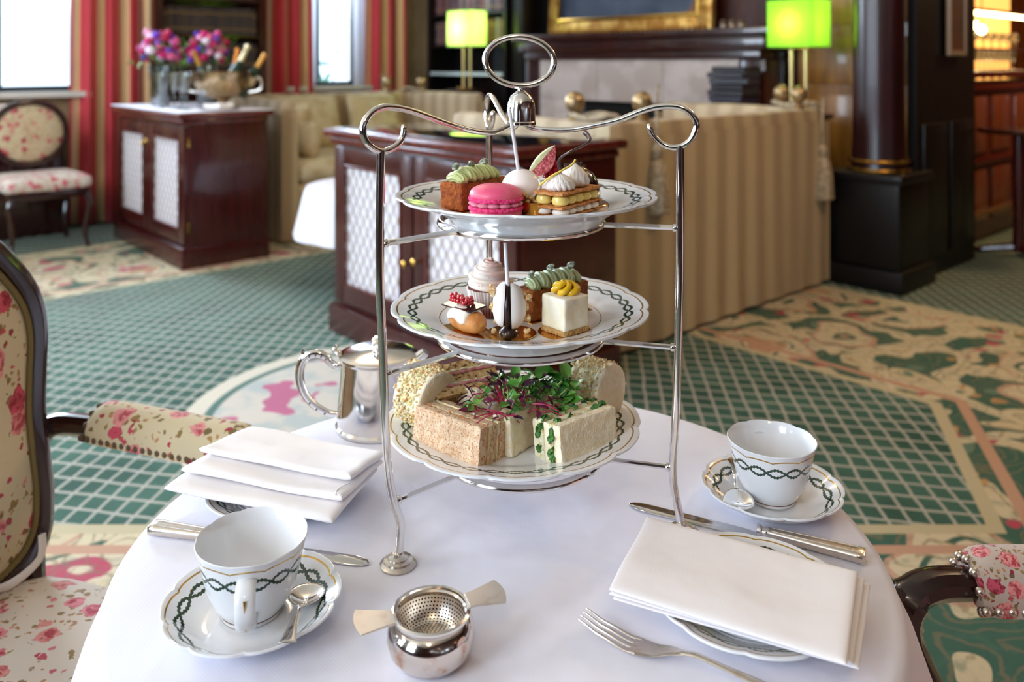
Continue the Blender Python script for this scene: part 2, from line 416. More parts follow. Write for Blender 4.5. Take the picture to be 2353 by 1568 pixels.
# ------------------------------------------------------------ room shell
def struct(name, m, mat, parent=None, **kw):
    o = obj(name, m, mat, parent, **kw)
    if not parent: o['kind'] = 'structure'
    return o
def rbox(s0, s1, t0, t1, z0, z1, b=0):       # box in room axes, as world mesh
    v, f = box(s1-s0, t1-t0, z1-z0, b=b); c = rm((s0+s1)/2, (t0+t1)/2, z0); R = Matrix.Translation(c) @ RZ(RA)
    return [tuple(R @ Vector(p)) for p in v], f
PLAST = mottled('warm cream wall paint', '#b9a27c', '#ad9670', 4, .8); CEIL = flat('ceiling paint', '#e6dfd2', .9)
struct('floor', rbox(-.6, 9.2, -5.5, 8.2, -.05, 0), mk_carpet())
struct('ceiling', rbox(-.6, 9.2, -5.5, 8.2, 3.2, 3.3), CEIL)
H = 3.2
def wall_with_windows(name, along, fixed, a0, a1, wins, mat, thick=.2):
    """along 's' or 't'; wins = list of (a, b, z0, z1)"""
    m = M(); cur = a0
    def put(a, b, z0, z1):
        if b-a > .001: m.add(rbox(a, b, fixed-thick, fixed, z0, z1) if along == 's' else rbox(fixed-thick, fixed, a, b, z0, z1))
    for a, b, z0, z1 in wins: put(cur, a, 0, H); put(a, b, 0, z0); put(a, b, z1, H); cur = b
    put(cur, a1, 0, H); return struct(name, m, mat)
WIN_L = [(.42, 1.22, 1.04, 2.95), (2.95, 4.5, 1.04, 2.95), (5.4, 7.1, 1.04, 2.95)]
wall_with_windows('wall_left', 't', -.2, -.4, 8.2, WIN_L, PLAST)
WIN_S = [(.95, 2.25, 1.0, 2.95), (3.35, 4.65, 1.0, 2.95), (5.75, 7.05, 1.0, 2.95)]
wall_with_windows('wall_side', 's', 8.2, -.4, 9.2, WIN_S, DARKW)
struct('wall_right', rbox(9, 9.2, -1.0, 8.2, 0, H), DARKW)
struct('wall_far', M().add(rbox(-.4, 4.85, -1.0, -.42, 0, H)).add(rbox(7.4, 9.2, -1.0, -.42, 0, H)).add(rbox(4.85, 7.4, -1.0, -.42, 2.6, H)), mk_wood('panelled fireplace wall', '#2c110d', '#43190f', .35, 2))
struct('wall_bar', M().add(rbox(3.0, 9.2, -5.5, -5.3, 0, H)).add(rbox(9, 9.2, -5.5, -1, 0, H)).add(rbox(2.8, 3.0, -5.5, -1.0, 0, H)), mk_wood('bar panelling', '#5a2a12', '#7d431d', .4, 2))
GREYW = flat('dark painted window frame', '#26333a', .5)
wn = 0
for (a, b, z0, z1), kind in [(w, 't') for w in WIN_L]+[(w, 's') for w in WIN_S]:
    wn += 1
    B = (lambda p0, p1, q0, q1, d0, d1: rbox(-.32+d0, -.32+d1, p0, p1, q0, q1)) if kind == 't' else (lambda p0, p1, q0, q1, d0, d1: rbox(p0, p1, 8.06+d0, 8.06+d1, q0, q1))
    w = struct('window_%d' % wn, M().add(B(a, a+.04, z0, z1, 0, .05)).add(B(b-.04, b, z0, z1, 0, .05)).add(B(a+.04, b-.04, z0, z0+.04, 0, .05)).add(B(a+.04, b-.04, z1-.04, z1, 0, .05)), GREYW)
    n = 2 if b-a < 1 else 3
    for i in range(1, n): p = a+(b-a)*i/n; obj('glazing_bar', B(p-.012, p+.012, z0+.04, z1-.04, .01, .04), GREYW, w)
    obj('pane', B(a+.02, b-.02, z0+.02, z1-.02, .022, .026), PANE, w)
    obj('window_sill', B(a-.05, b+.05, z0-.04, z0, -.02, .28 if kind == 't' else -.0+.1), flat('window sill', '#d8d4cc', .4), w)
# shrub seen outside the narrow window
sh = thing('shrub', 'blurred green shrub outside the narrow window between the curtains', 'shrub', rm(-1.6, .30, 0))
lm = M()
for i in range(260):
    p = Vector((rnd.gauss(0, .2), rnd.gauss(0, .25), .5+rnd.random()*.85)); lm.add(([(0, 0, 0), (.05, .02, .02), (.08, 0, 0), (.05, -.02, -.02)], [(0, 1, 2, 3)]), 0, Matrix.Translation(p) @ Matrix.Rotation(rnd.random()*6, 4, 'Z') @ Matrix.Rotation(rnd.random()*3-1.5, 4, 'Y'))
f_ = obj('foliage', lm, flat('shrub leaves', '#4f8f7c', .5), sh); f_['kind'] = 'stuff'
obj('stem', tube([(0, 0, 0), (.02, 0, .5), (0, .02, 1.0)], .02), flat('bark', '#3b2d20', .8), sh)

# ------------------------------------------------------------ curtains
def curtain(label, t0, t1, waves, s=-.06, amp=.05, tie=0):
    def fn(u, v):
        z = 2.98-2.96*v; pinch = 1-tie*(1-v)*.0
        c = (t0+t1)/2+(t1-t0)*(u-.5)*(1+.10*v)*pinch
        return rm(s+amp*(sin(u*waves*2*pi)+.3*sin(u*waves*4.3*pi+1)), c+.012*sin(u*waves*4*pi), z)
    v, f, uv = grid(fn, waves*14, 10)
    uv = [(a*(t1-t0)*1.15+.013, b) for a, b in uv]
    r = thing('curtain', label, 'curtain', (0, 0, 0), 0, 'red and gold striped curtains')
    o = obj('cloth', (v, f, uv), CURT, r, ang=None); md = o.modifiers.new('t', 'SOLIDIFY'); md.thickness = .006
    obj('rail', tube([rm(s, t0-.05, 3.0), rm(s, t1+.05, 3.0)], .018), BRASS, r); return r
curtain('wide striped curtain beside the brightest window behind the flower cabinet', 2.42, 3.02, 4)
curtain('red striped curtain between the dark bookcase and the narrow window', 1.02, 1.52, 4)
curtain('gold and red striped curtain right of the narrow window', -.02, .42, 3)
curtain('white sheer curtain hanging left of the narrow window', .94, 1.10, 3, s=-.13, amp=.02).children[0].data.materials[0] = thin_glass('sheer', '#e6e6ee', .0)
curtain('white sheer curtain hanging right of the narrow window', .36, .52, 3, s=-.13, amp=.02)
vm = bpy.data.materials.new('white sheer voile'); vm.use_nodes = True; vt = vm.node_tree; vx = vt.nodes.new('ShaderNodeMixShader'); vy = vt.nodes.new('ShaderNodeMixShader')
va = vt.nodes.new('ShaderNodeBsdfTransparent'); vb = vt.nodes.new('ShaderNodeBsdfTranslucent'); vb.inputs[0].default_value = (.9, .9, .95, 1); vt.nodes['Principled BSDF'].inputs['Base Color'].default_value = (.8, .8, .85, 1)
vx.inputs[0].default_value = .55; vt.links.new(va.outputs[0], vx.inputs[1]); vt.links.new(vb.outputs[0], vx.inputs[2]); vy.inputs[0].default_value = .25; vt.links.new(vx.outputs[0], vy.inputs[1]); vt.links.new(vt.nodes['Principled BSDF'].outputs[0], vy.inputs[2]); vt.links.new(vy.outputs[0], vt.nodes['Material Output'].inputs[0])
for o in COL.objects:
    if o.get('label', '').startswith('white sheer'):
        o.children[0].data.materials[0] = vm
        del o['group']

# ------------------------------------------------------------ bookcases and their books
BOOKC = [flat('book leather %d' % i, h, .5) for i, h in enumerate(('#2a1d18', '#33261c', '#241a1c', '#3a2a1e', '#2b2320'))]
BOOKR = [flat('book cloth %d' % i, h, .5) for i, h in enumerate(('#4a1d22', '#6b4a52', '#5a2226', '#3a2430', '#7b6b70'))]
def book_mesh(w, h, d, mat, gilt='#8a6a38'):
    v, f = box(w*.94, d, h, b=.004, seg=1); m = M().add((v, f)); 
    for zz in (.2, .75): m.add(box(w*.95, .004, .008, (0, -d/2-.001, h*zz)), 1)
    me = obj('book', m, mats=[mat, flat('gilt band', gilt, .4)]); return me
def book_row(p0, dirv, rz, length, h, d, mats, label, group):
    n = max(1, int(length/.042)); w = length/n; pro = [book_mesh(w, h, d, mm) for mm in mats]; used = set()
    for i in range(n):
        k = rnd.randrange(len(pro)); o = pro[k] if k not in used else pro[k].copy()
        if k in used: COL.objects.link(o)
        used.add(k); tag(o, label, 'book', group)
        o.location = Vector(p0)+Vector(dirv)*(w*(i+.5)); o.rotation_euler = (0, 0, rz); o.scale = (1, 1, rnd.uniform(.9, 1))
    for k, o in enumerate(pro):
        if k not in used: bpy.data.objects.remove(o)
# left bookcase between the curtains
bc = thing('bookcase', 'dark wooden bookcase full of old brown books between the striped curtains', 'bookcase', (0, 0, 0))
obj('frame', M().add(rbox(-.18, .12, 1.55, 1.60, 0, 2.9)).add(rbox(-.18, .12, 2.42, 2.47, 0, 2.9)).add(rbox(-.18, -.15, 1.6, 2.42, 0, 2.9)), DARKW, bc)
for z in (.3, .62, .95, 1.20, 1.49, 1.79, 2.1, 2.4, 2.87): obj('shelf', rbox(-.15, .11, 1.60, 2.42, z-.022, z), DARKW, bc)
for z, nm in ((1.20, 'lowest visible'), (1.49, 'middle'), (1.79, 'top')): book_row(rm(-.02, 1.61, z), E2, RA+pi/2, .80, .235, .18, BOOKC, 'old brown leather book on the %s shelf between the striped curtains' % nm, 'brown books on the %s curtain bookcase shelf' % nm)
# right bookcase in the corner behind lamp
bk = thing('bookcase', 'dark corner bookcase with red and grey books behind the small green lamp', 'bookcase', (0, 0, 0))
S0, S1 = .28, 1.42
obj('frame', M().add(rbox(S0, S0+.04, -.40, -.06, 0, 2.9)).add(rbox(S1-.04, S1, -.40, -.06, 0, 2.9)).add(rbox(S0+.04, S1-.04, -.40, -.37, 0, 2.9)), BLACKW, bk)
for z in (.5, 1.165, 1.43, 1.72, 2.02, 2.4, 2.87): obj('shelf', rbox(S0+.04, S1-.04, -.37, -.07, z-.025, z), BLACKW, bk)
o = obj('shelf_edge', rbox(S0+.04, S1-.04, -.075, -.055, 1.140, 1.168), flat('pale marble edge', '#b9c8cf', .15), bk)
book_row(rm(S0+.05, -.2, 1.43), E1, RA, 1.03, .235, .19, BOOKR, 'red or grey bound book on the corner shelf level with the small green lamp', 'books on the lower corner shelf')
book_row(rm(S0+.05, -.2, 1.72), E1, RA, 1.03, .235, .19, BOOKR, 'red or grey bound book on the upper corner shelf above the small green lamp', 'books on the upper corner shelf')
# pilaster between bookcase and fireplace
struct('trim_1', rbox(1.44, 1.60, -.42, -.10, 0, 3.2, .01), BLACKW)

# ------------------------------------------------------------ fireplace, painting
fp = thing('fireplace', 'pale stone fireplace surround with a dark wooden mantel shelf', 'fireplace', rm(2.8, -.2, 0), RA)
MARB = mottled('pale stone', '#b9aca8', '#a5968f', 5, .4); 
for sx in (-.80, .80): obj('jamb', box(.32, .26, .96, (sx, 0, 0), .01), MARB, fp)
for i, x in enumerate((-.64, 0, .64)): obj('lintel_stone', box(.637, .26, .32, (x, 0, .96), .006), MARB, fp)
obj('hearth_back', box(1.28, .05, .96, (0, .11, 0)), flat('soot black', '#15110f', .9), fp)
obj('firebox', box(1.0, .16, .5, (0, .02, 0), .03), flat('cast iron', '#1b1614', .5), fp)
mp = obj('mantel_shelf', M().add(box(2.46, .40, .05, (0, -.02, 1.44), .01)).add(box(2.36, .34, .10, (0, -.01, 1.34), .02)).add(box(2.26, .30, .06, (0, 0, 1.28), .01)), DARKW, fp)
for sx in (-1.06, 1.06): obj('pilaster', box(.18, .24, 1.28, (sx, 0, 0), .012), DARKW, fp)
pa = thing('painting', 'oil painting in a heavy gilt frame standing on the mantel shelf', 'painting', rm(2.58, -.28, 1.49), (radians(-3), 0, RA))
PW, PH, FW = 1.66, 1.3, .12
fm = M()
for sx in (-1, 1): fm.add(box(FW, .06, PH, (sx*(PW-FW)/2, 0, 0), .012))
for z in (0, PH-FW): fm.add(box(PW-2*FW, .06, FW, (0, 0, z), .012))
fr_ = obj('frame', fm, GILT, pa)
for sx in (-1, 1): obj('frame_moulding', box(.03, .02, PH-2*FW+.04, (sx*(PW/2-FW-.0), -.035, FW-.02), .008), BRASS, fr_)
obj('frame_moulding', box(PW-2*FW+.04, .02, .03, (0, -.035, FW-.015), .008), BRASS, fr_)
bd = M()
for i in range(34): bd.add(ball(.016, c=(-PW/2+.04+i*(PW-.08)/33, -.034, .022), n=8))
obj('beading', bd, BRASS, fr_)
cm = Mat('dark oil painting', '#26324a', .5); nn = cm.noise(2.2, 3); n2 = cm.noise(1.2, 2)
cm.color(cm.mix(n2.step(.5, .56), cm.mix(nn.step(.4, .6), '#1d2c44', '#3b4658'), '#7a4a2a'))
obj('canvas', box(PW-2*FW+.01, .02, PH-2*FW+.01, (0, .01, FW-.005)), cm.m, pa)
# small objects on the mantel's right end
for i in range(3): tag(obj('ornament', lathe([(.02, 0), (.028, .01), (.02, .03), (.03, .045), (.012, .06)], 12, cap1=True), SILVER_W, loc=rm(3.62+i*.07, -.1, 1.49)), ('leftmost', 'middle', 'rightmost')[i]+' small silver dish ornament on the mantel right of the painting', 'ornament', 'small silver ornaments on the mantel')
# stack of magazines left of the large lamp
stk = rm(3.86, .14, 0)
tb = thing('side_table', 'low dark side table under the stack of dark books beside the fireplace', 'table', stk, RA)
obj('tabletop', box(.36, .22, .03, (0, 0, .94), .008), DARKW, tb)
for sx in (-.14, .14):
    for sy in (-.08, .08): obj('leg', box(.03, .03, .94, (sx, sy, 0), .004), DARKW, tb)
z = .97
for i in range(7):
    h = .038; tag(obj('book', M().add(box(.25+.02*(i % 3), .18, h-.003, b=.004, seg=1)), flat('dark cover %d' % i, rnd.choice(('#17131a', '#231a2a', '#1a1416')), .35), loc=stk+Vector((rnd.uniform(-.012, .012), rnd.uniform(-.01, .01), z)), rot=RA+rnd.uniform(-.15, .15)), ('lowest', 'second lowest', 'third from the bottom', 'middle', 'third from the top', 'second from the top', 'topmost')[i]+' dark book of the flat stack beside the large green lamp', 'book', 'stacked dark books by the fireplace'); z += h
# oak panels right of the fireplace
wp = tag(obj('wall_panelling', rbox(4.02, 4.85, -.42, -.38, 0, 2.9), OAK), None, None, None, 'structure')
for z0, z1 in ((.15, 1.05), (1.12, 1.42), (1.5, 2.6)):
    for s0, s1 in ((4.06, 4.42), (4.46, 4.80)):
        obj('panel', rbox(s0, s1, -.38, -.362, z0, z1, .008), OAK, wp)

# ------------------------------------------------------------ lamps
def lamp(s, t, z0, zs, h, label, green, inner, power, tabz):
    p = rm(s, t, 0); tbl = thing('side_table', 'narrow dark table under the '+label.split()[0]+' green lamp', 'table', p, RA)
    obj('tabletop', box(.34, .22, .03, (0, 0, tabz-.03), .006), DARKW, tbl)
    for sx in (-.14, .14): obj('leg', box(.03, .18, tabz-.03, (sx, 0, 0), .004), DARKW, tbl)
    L = thing('table_lamp', label, 'lamp', p+Vector((0, 0, tabz)), RA)
    obj('base', box(.17, .10, .02, b=.004), BRASS, L)
    for sx in (-.048, .048): obj('column', tube([(sx, 0, .02), (sx, 0, zs-tabz-.012)], .012), flat('pale gold column', '#cdb67c', .3, .6), L)
    obj('crossbar', box(.15, .03, .016, (0, 0, zs-tabz-.012), .004), BRASS, L)
    m = bpy.data.materials.new('lit green shade'); m.use_nodes = True; n = m.node_tree; pb = n.nodes['Principled BSDF']; pb.inputs['Base Color'].default_value = c3(green); pb.inputs['Roughness'].default_value = .7
    tr = n.nodes.new('ShaderNodeBsdfTranslucent'); tr.inputs[0].default_value = c3(inner); mx = n.nodes.new('ShaderNodeMixShader'); mx.inputs[0].default_value = .65
    n.links.new(pb.outputs[0], mx.inputs[1]); n.links.new(tr.outputs[0], mx.inputs[2]); n.links.new(mx.outputs[0], n.nodes['Material Output'].inputs[0])
    sx, sy, b = .15, .105, zs-tabz
    sm = M()
    for (x0, y0, x1, y1) in ((-sx, -sy, sx, -sy), (sx, -sy, sx, sy), (sx, sy, -sx, sy), (-sx, sy, -sx, -sy)):
        sm.add(([(x0, y0, b), (x1, y1, b), (x1, y1, b+h), (x0, y0, b+h)], [(0, 1, 2, 3)]))
    sh = obj('lamp_shade', sm, m, L, flat=True); md = sh.modifiers.new('t', 'SOLIDIFY'); md.thickness = .002
    for zz in (b, b+h): obj('shade_rim', tube([(-sx, -sy, zz), (sx, -sy, zz), (sx, sy, zz), (-sx, sy, zz)], .003, 6, closed=True), flat('green binding', '#4c8a2a', .6), sh)
    bl = obj('bulb', ball(.028, c=(0, 0, b+h*.42)), flat('bulb', '#fff0c0', .5, emit=18.0, ecol='#ffe9b0'), L)
    obj('bulb_socket', tube([(0, 0, b), (0, 0, b+h*.42-.02)], .012), BRASS, L)
    l = bpy.data.lights.new('lamp_bulb_light', 'POINT'); l.energy = power; l.color = (1, .96, .80); l.shadow_soft_size = .03
    lo = bpy.data.objects.new('lamp_bulb_light', l); COL.objects.link(lo); lo.parent = L; lo.location = (-.01, -.045, b+h*.5)
    return L
lamp(1.077, .10, 0, 1.405, .315, 'small green box-shaded lamp on twin gold columns in front of the corner bookcase', '#b4dc98', '#ecffb8', 8, 1.02)
lamp(4.287, .10, 0, 1.352, .285, 'large green box-shaded lamp with twin columns right of the fireplace', '#6fc02c', '#dcff8c', 10, .95)

# ------------------------------------------------------------ column, jamb, bar
cp = thing('column', 'dark polished round wooden column with brass rings on a square pedestal', 'column', rm(4.74, .02, 0), RA)
obj('pedestal', M().add(box(.46, .46, .12, b=.01)).add(box(.40, .40, .47, (0, 0, .12), .01)).add(box(.45, .45, .05, (0, 0, .59), .012)), BLACKW, cp)
obj('shaft', lathe([(.155, .64), (.145, .69), (.14, 1.0), (.138, 3.2)], 40, cap1=True), mk_wood('polished dark column wood', '#1d0709', '#2e0c10', .30, 2, .1), cp)
for z, r in ((.65, .165), (.70, .158)): obj('brass_ring', tube([(r*cos(a*pi/20), r*sin(a*pi/20), z) for a in range(40)], .010, 8, closed=True), BRASS, cp)
jb = struct('trim_2', rbox(4.85, 4.90, -1.0, -.10, 0, 3.2), BLACKW)
for t0, z0, z1 in ((-.52, .12, .9), (-.92, .12, .9)): obj('panel', rbox(4.90, 4.915, t0, t0+.34, z0, z1, .006), BLACKW, jb)
pf = thing('framed_picture', 'narrow framed picture hanging on the dark doorway jamb', 'picture', rm(4.93, -.62, 1.30), RA+pi/2)
fm = M()
for sx in (-1, 1): fm.add(box(.028, .025, .9, (sx*.12, 0, 0), .004))
for z in (0, .87): fm.add(box(.212, .025, .03, (0, 0, z), .004))
obj('frame', fm, flat('silvered frame', '#9c8a78', .35), pf); obj('print', box(.214, .01, .85, (0, .004, .025)), mottled('faded print', '#6b3d2c', '#4c4038', 3, .5), pf)
# bar counter beyond the doorway
bar = thing('bar_counter', 'dark red panelled bar counter seen through the doorway', 'counter', rm(4.56, -2.75, 0), RA+pi/2)
BARW = mk_wood('bar wood', '#4d160b', '#6e2a14', .3, 2)
obj('body', box(2.9, .30, 1.12, (0, 0, 0), .01), BARW, bar); obj('worktop', box(3.0, .38, .05, (0, 0, 1.15-.0), .012), MAHOG_H, bar)
obj('footrail', tube([(-1.45, -.22, .22), (1.45, -.22, .22)], .02), BRASS, bar)
for i in range(6):
    x = -1.2+i*.48
    p = obj('panel', M().add(box(.36, .03, .40, (x, -.155, .62), .012)).add(box(.36, .03, .36, (x, -.155, .14), .012)), mk_wood('bar panel wood', '#6d2d17', '#8a4a28', .35, 2), bar)
for i in range(2):
    obj('moulding', box(2.86, .05, .04, (0, -.16, .54+i*.52), .01), MAHOG_H, bar)
bs = thing('back_bar', 'brightly lit back bar of shelves and glasses behind the counter', 'shelving', rm(4.15, -3.0, 0), RA+pi/2)
obj('cabinet', box(3.0, .3, 1.0, b=.01), BARW, bs)
GLOW = flat('lit amber shelf back', '#e8b060', .5, emit=1.5, ecol='#ffb45a')
obj('backlit_panel', box(2.9, .02, 1.25, (0, .13, 1.05)), GLOW, bs)
for z in (1.02, 1.36, 1.70, 2.0): obj('shelf', box(2.96, .26, .025, (0, 0, z)), BARW, bs)
obj('light_strip', box(2.9, .03, .03, (0, -.12, 1.665)), flat('strip light', '#fff0c0', .5, emit=14.0, ecol='#ffe09a'), bs)
def glass_m(h=.15, r=.032): return lathe([(r*.85, 0), (r*.8, .004), (.004, .008), (.004, h*.45), (r*.8, h*.55), (r, h*.75), (r*.85, h)], 16)
gp = None
def put_glass(x, y, z, lab, grp, base, flip=False):
    global gp
    p = base.matrix_basis @ Vector((x, y, z)) 
    o = obj('wine_glass', glass_m(), GLASS) if gp is None else gp.copy()
    if gp is None: gp = o
    else: COL.objects.link(o)
    o.location = p; o.rotation_euler = (pi if flip else 0, 0, 0); tag(o, lab, 'glass', grp); return o
for i in range(26): put_glass(-1.35+i*.105, -.02+.05*(i % 2), 1.045, 'clear stemmed glass standing in the lit row on the back bar shelf', 'glasses on the lit back bar', bs)
for i in range(26): put_glass(-1.35+i*.105, -.02+.05*(i % 2), 1.385, 'clear stemmed glass on the upper back bar shelf', 'glasses on the upper back bar shelf', bs)
for i in range(14):
    q = bar.matrix_basis @ Vector((-1.2+i*.11, .05, 1.20)); o = gp.copy(); COL.objects.link(o); o.location = q; tag(o, 'clear stemmed glass on the bar counter top', 'glass', 'glasses on the bar counter')
for i in range(7):
    q = bar.matrix_basis @ Vector((-1.3+i*.16, .10, 1.52+.03*(i % 2))); lp = thing('pendant_bulb', 'glowing warm bulb hanging over the bar counter', 'lamp', q, 0, 'glowing bulbs over the bar')
    obj('bulb', ball(.035, n=12), flat('warm bulb', '#ffe0a0', .5, emit=22.0, ecol='#ffdf98'), lp) if i == 0 else obj('bulb', ball(.035, n=12), bpy.data.materials['warm bulb'], lp)
    obj('cord', tube([(0, 0, .03), (0, 0, 1.6)], .004, 6), BLACKW, lp)
rl = thing('bar_sign_lamp', 'small glowing red lamp at the left end of the bar', 'lamp', rm(4.45, -1.38, 1.20)); obj('shade', tube([(0, 0, .09), (0, 0, .23)], lambda u: .05-.01*u, 14), flat('red glow', '#ff2020', .5, emit=2.2, ecol='#ff1a1a'), rl); obj('base', tube([(0, 0, 0), (0, 0, .09)], .02, 10), BRASS, rl)
bt = thing('pedestal_table', 'dark round pedestal table in front of the bar counter', 'table', Vector((3.30, 5.45, 0)))
obj('tabletop', lathe([(.02, .80), (.24, .80), (.25, .815), (.24, .83)], 32, cap1=True), DARKW, bt); obj('stem', lathe([(.045, .03), (.035, .2), (.045, .5), (.035, .8)], 16), MAHOG, bt)
for k in range(3): obj('foot', tube([(0, 0, .06), (.13*cos(k*2.1+.5), .13*sin(k*2.1+.5), .04), (.26*cos(k*2.1+.5), .26*sin(k*2.1+.5), .015)], [.03, .022, .018]), MAHOG, bt)
# ------------------------------------------------------------ cabinets with brass lattice doors
PLEAT = mk_stripe('pleated white door silk', '#e0dce4', '#f2eef6', .018, 0, 1.0)
BRASS_D = flat('aged brass wire', '#a38e72', .45, .2)
def cabinet(label, s, t, top_mat, inset_top=None, kz=.6):
    c = thing('cabinet', label, 'cabinet', rm(s, t, 0), RA); W, D, HH = 1.28, .54, .95
    obj('plinth', box(W+.03, D+.03, .13, b=.01), MAHOG, c)
    obj('body', M().add(box(W, D-.03, HH-.13-.035, (0, .015, .13), .003)), MAHOG, c)
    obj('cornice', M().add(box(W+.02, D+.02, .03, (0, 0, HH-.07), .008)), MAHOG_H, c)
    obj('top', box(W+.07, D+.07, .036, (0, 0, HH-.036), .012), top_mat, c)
    if inset_top: obj('glass_top_panel', box(W-.06, D-.06, .006, (0, 0, HH-.003), .001), inset_top, c)
    for sx in (-1, 1):
        cx = sx*(W/4); dw = W/2-.014; y = -D/2+.018; z0, z1 = .15, HH-.085; dz = z1-z0; st = .085
        d = M().add(box(st, .026, dz, (cx-dw/2+st/2, y, z0), .004)).add(box(st, .026, dz, (cx+dw/2-st/2, y, z0), .004))
        for zz in (z0, z1-st): d.add(box(dw-2*st, .026, st, (cx, y, zz), .004))
        door = obj('door', d, MAHOG, c)
        x0, x1, za, zb = cx-dw/2+st, cx+dw/2-st, z0+st, z1-st
        obj('fabric_panel', box(x1-x0, .004, zb-za, (cx, y+.008, za)), PLEAT, door)
        g = M(); p = .060; hgt = zb-za; wid = x1-x0; sl = 1.45
        for k in range(-40, 60):
            for dirn in (1, -1):
                # line z = za + sl*dirn*(x-x0) + k*p*sl
                pts = []
                for xx in (x0, x1):
                    pts.append((xx, za+sl*dirn*(xx-x0)+k*p*sl*1.0))
                (xa, a), (xb, b_) = pts
                lo, hi = za, zb
                def clip(xa, a, xb, b_):
                    t0, t1 = 0, 1; dz_ = b_-a
                    for lim, s_ in ((lo, 1), (hi, -1)):
                        fa, fb = s_*(a-lim), s_*(b_-lim)
                        if fa < 0 and fb < 0: return None
                        if fa < 0: t0 = max(t0, fa/(fa-fb))
                        if fb < 0: t1 = min(t1, fa/(fa-fb))
                    if t1-t0 < .01: return None
                    return (xa+(xb-xa)*t0, a+dz_*t0), (xa+(xb-xa)*t1, a+dz_*t1)
                r = clip(xa, a, xb, b_)
                if r: g.add(tube([(r[0][0], y-.002, r[0][1]), (r[1][0], y-.002, r[1][1])], .0022, 4, caps=False))
        lat = obj('brass_lattice', g, BRASS_D, door); lat['kind'] = 'stuff'
        for (xx, sh) in ((x0, (.008, .01, hgt)), (x1, (.008, .01, hgt))): obj('bead', box(*sh, (xx, y-.012, za)), MAHOG_H, door)
        for zz in (za, zb): obj('bead', box(wid, .01, .008, (cx, y-.012, zz-.004)), MAHOG_H, door)
        obj('knob', lathe([(.004, 0), (.004, .012), (.013, .018), (.014, .026), (.006, .032)], 14, cap1=True), BRASS, door, loc=(sx*.035, y-.012, kz if sx > 0 else kz-.02), rot=(pi/2, 0, 0))
        for zz in (.22, .74): obj('hinge', box(.02, .012, .06, (sx*(W/2+.004), y+.01, zz), .002), BRASS, door)
    return c
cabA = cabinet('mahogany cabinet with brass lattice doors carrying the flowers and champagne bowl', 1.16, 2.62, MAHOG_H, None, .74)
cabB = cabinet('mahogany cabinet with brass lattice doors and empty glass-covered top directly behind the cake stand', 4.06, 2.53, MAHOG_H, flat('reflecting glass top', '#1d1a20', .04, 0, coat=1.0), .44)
# white cloth on cabinet A, covering the whole top as painted window reflection
tag(obj('serving_cloth', M().add(box(1.33, .60, .006, b=.002)), CLOTH, loc=rm(1.16, 2.62, .951), rot=RA), 'white cloth over the flower cabinet top painting in the window reflection', 'cloth')

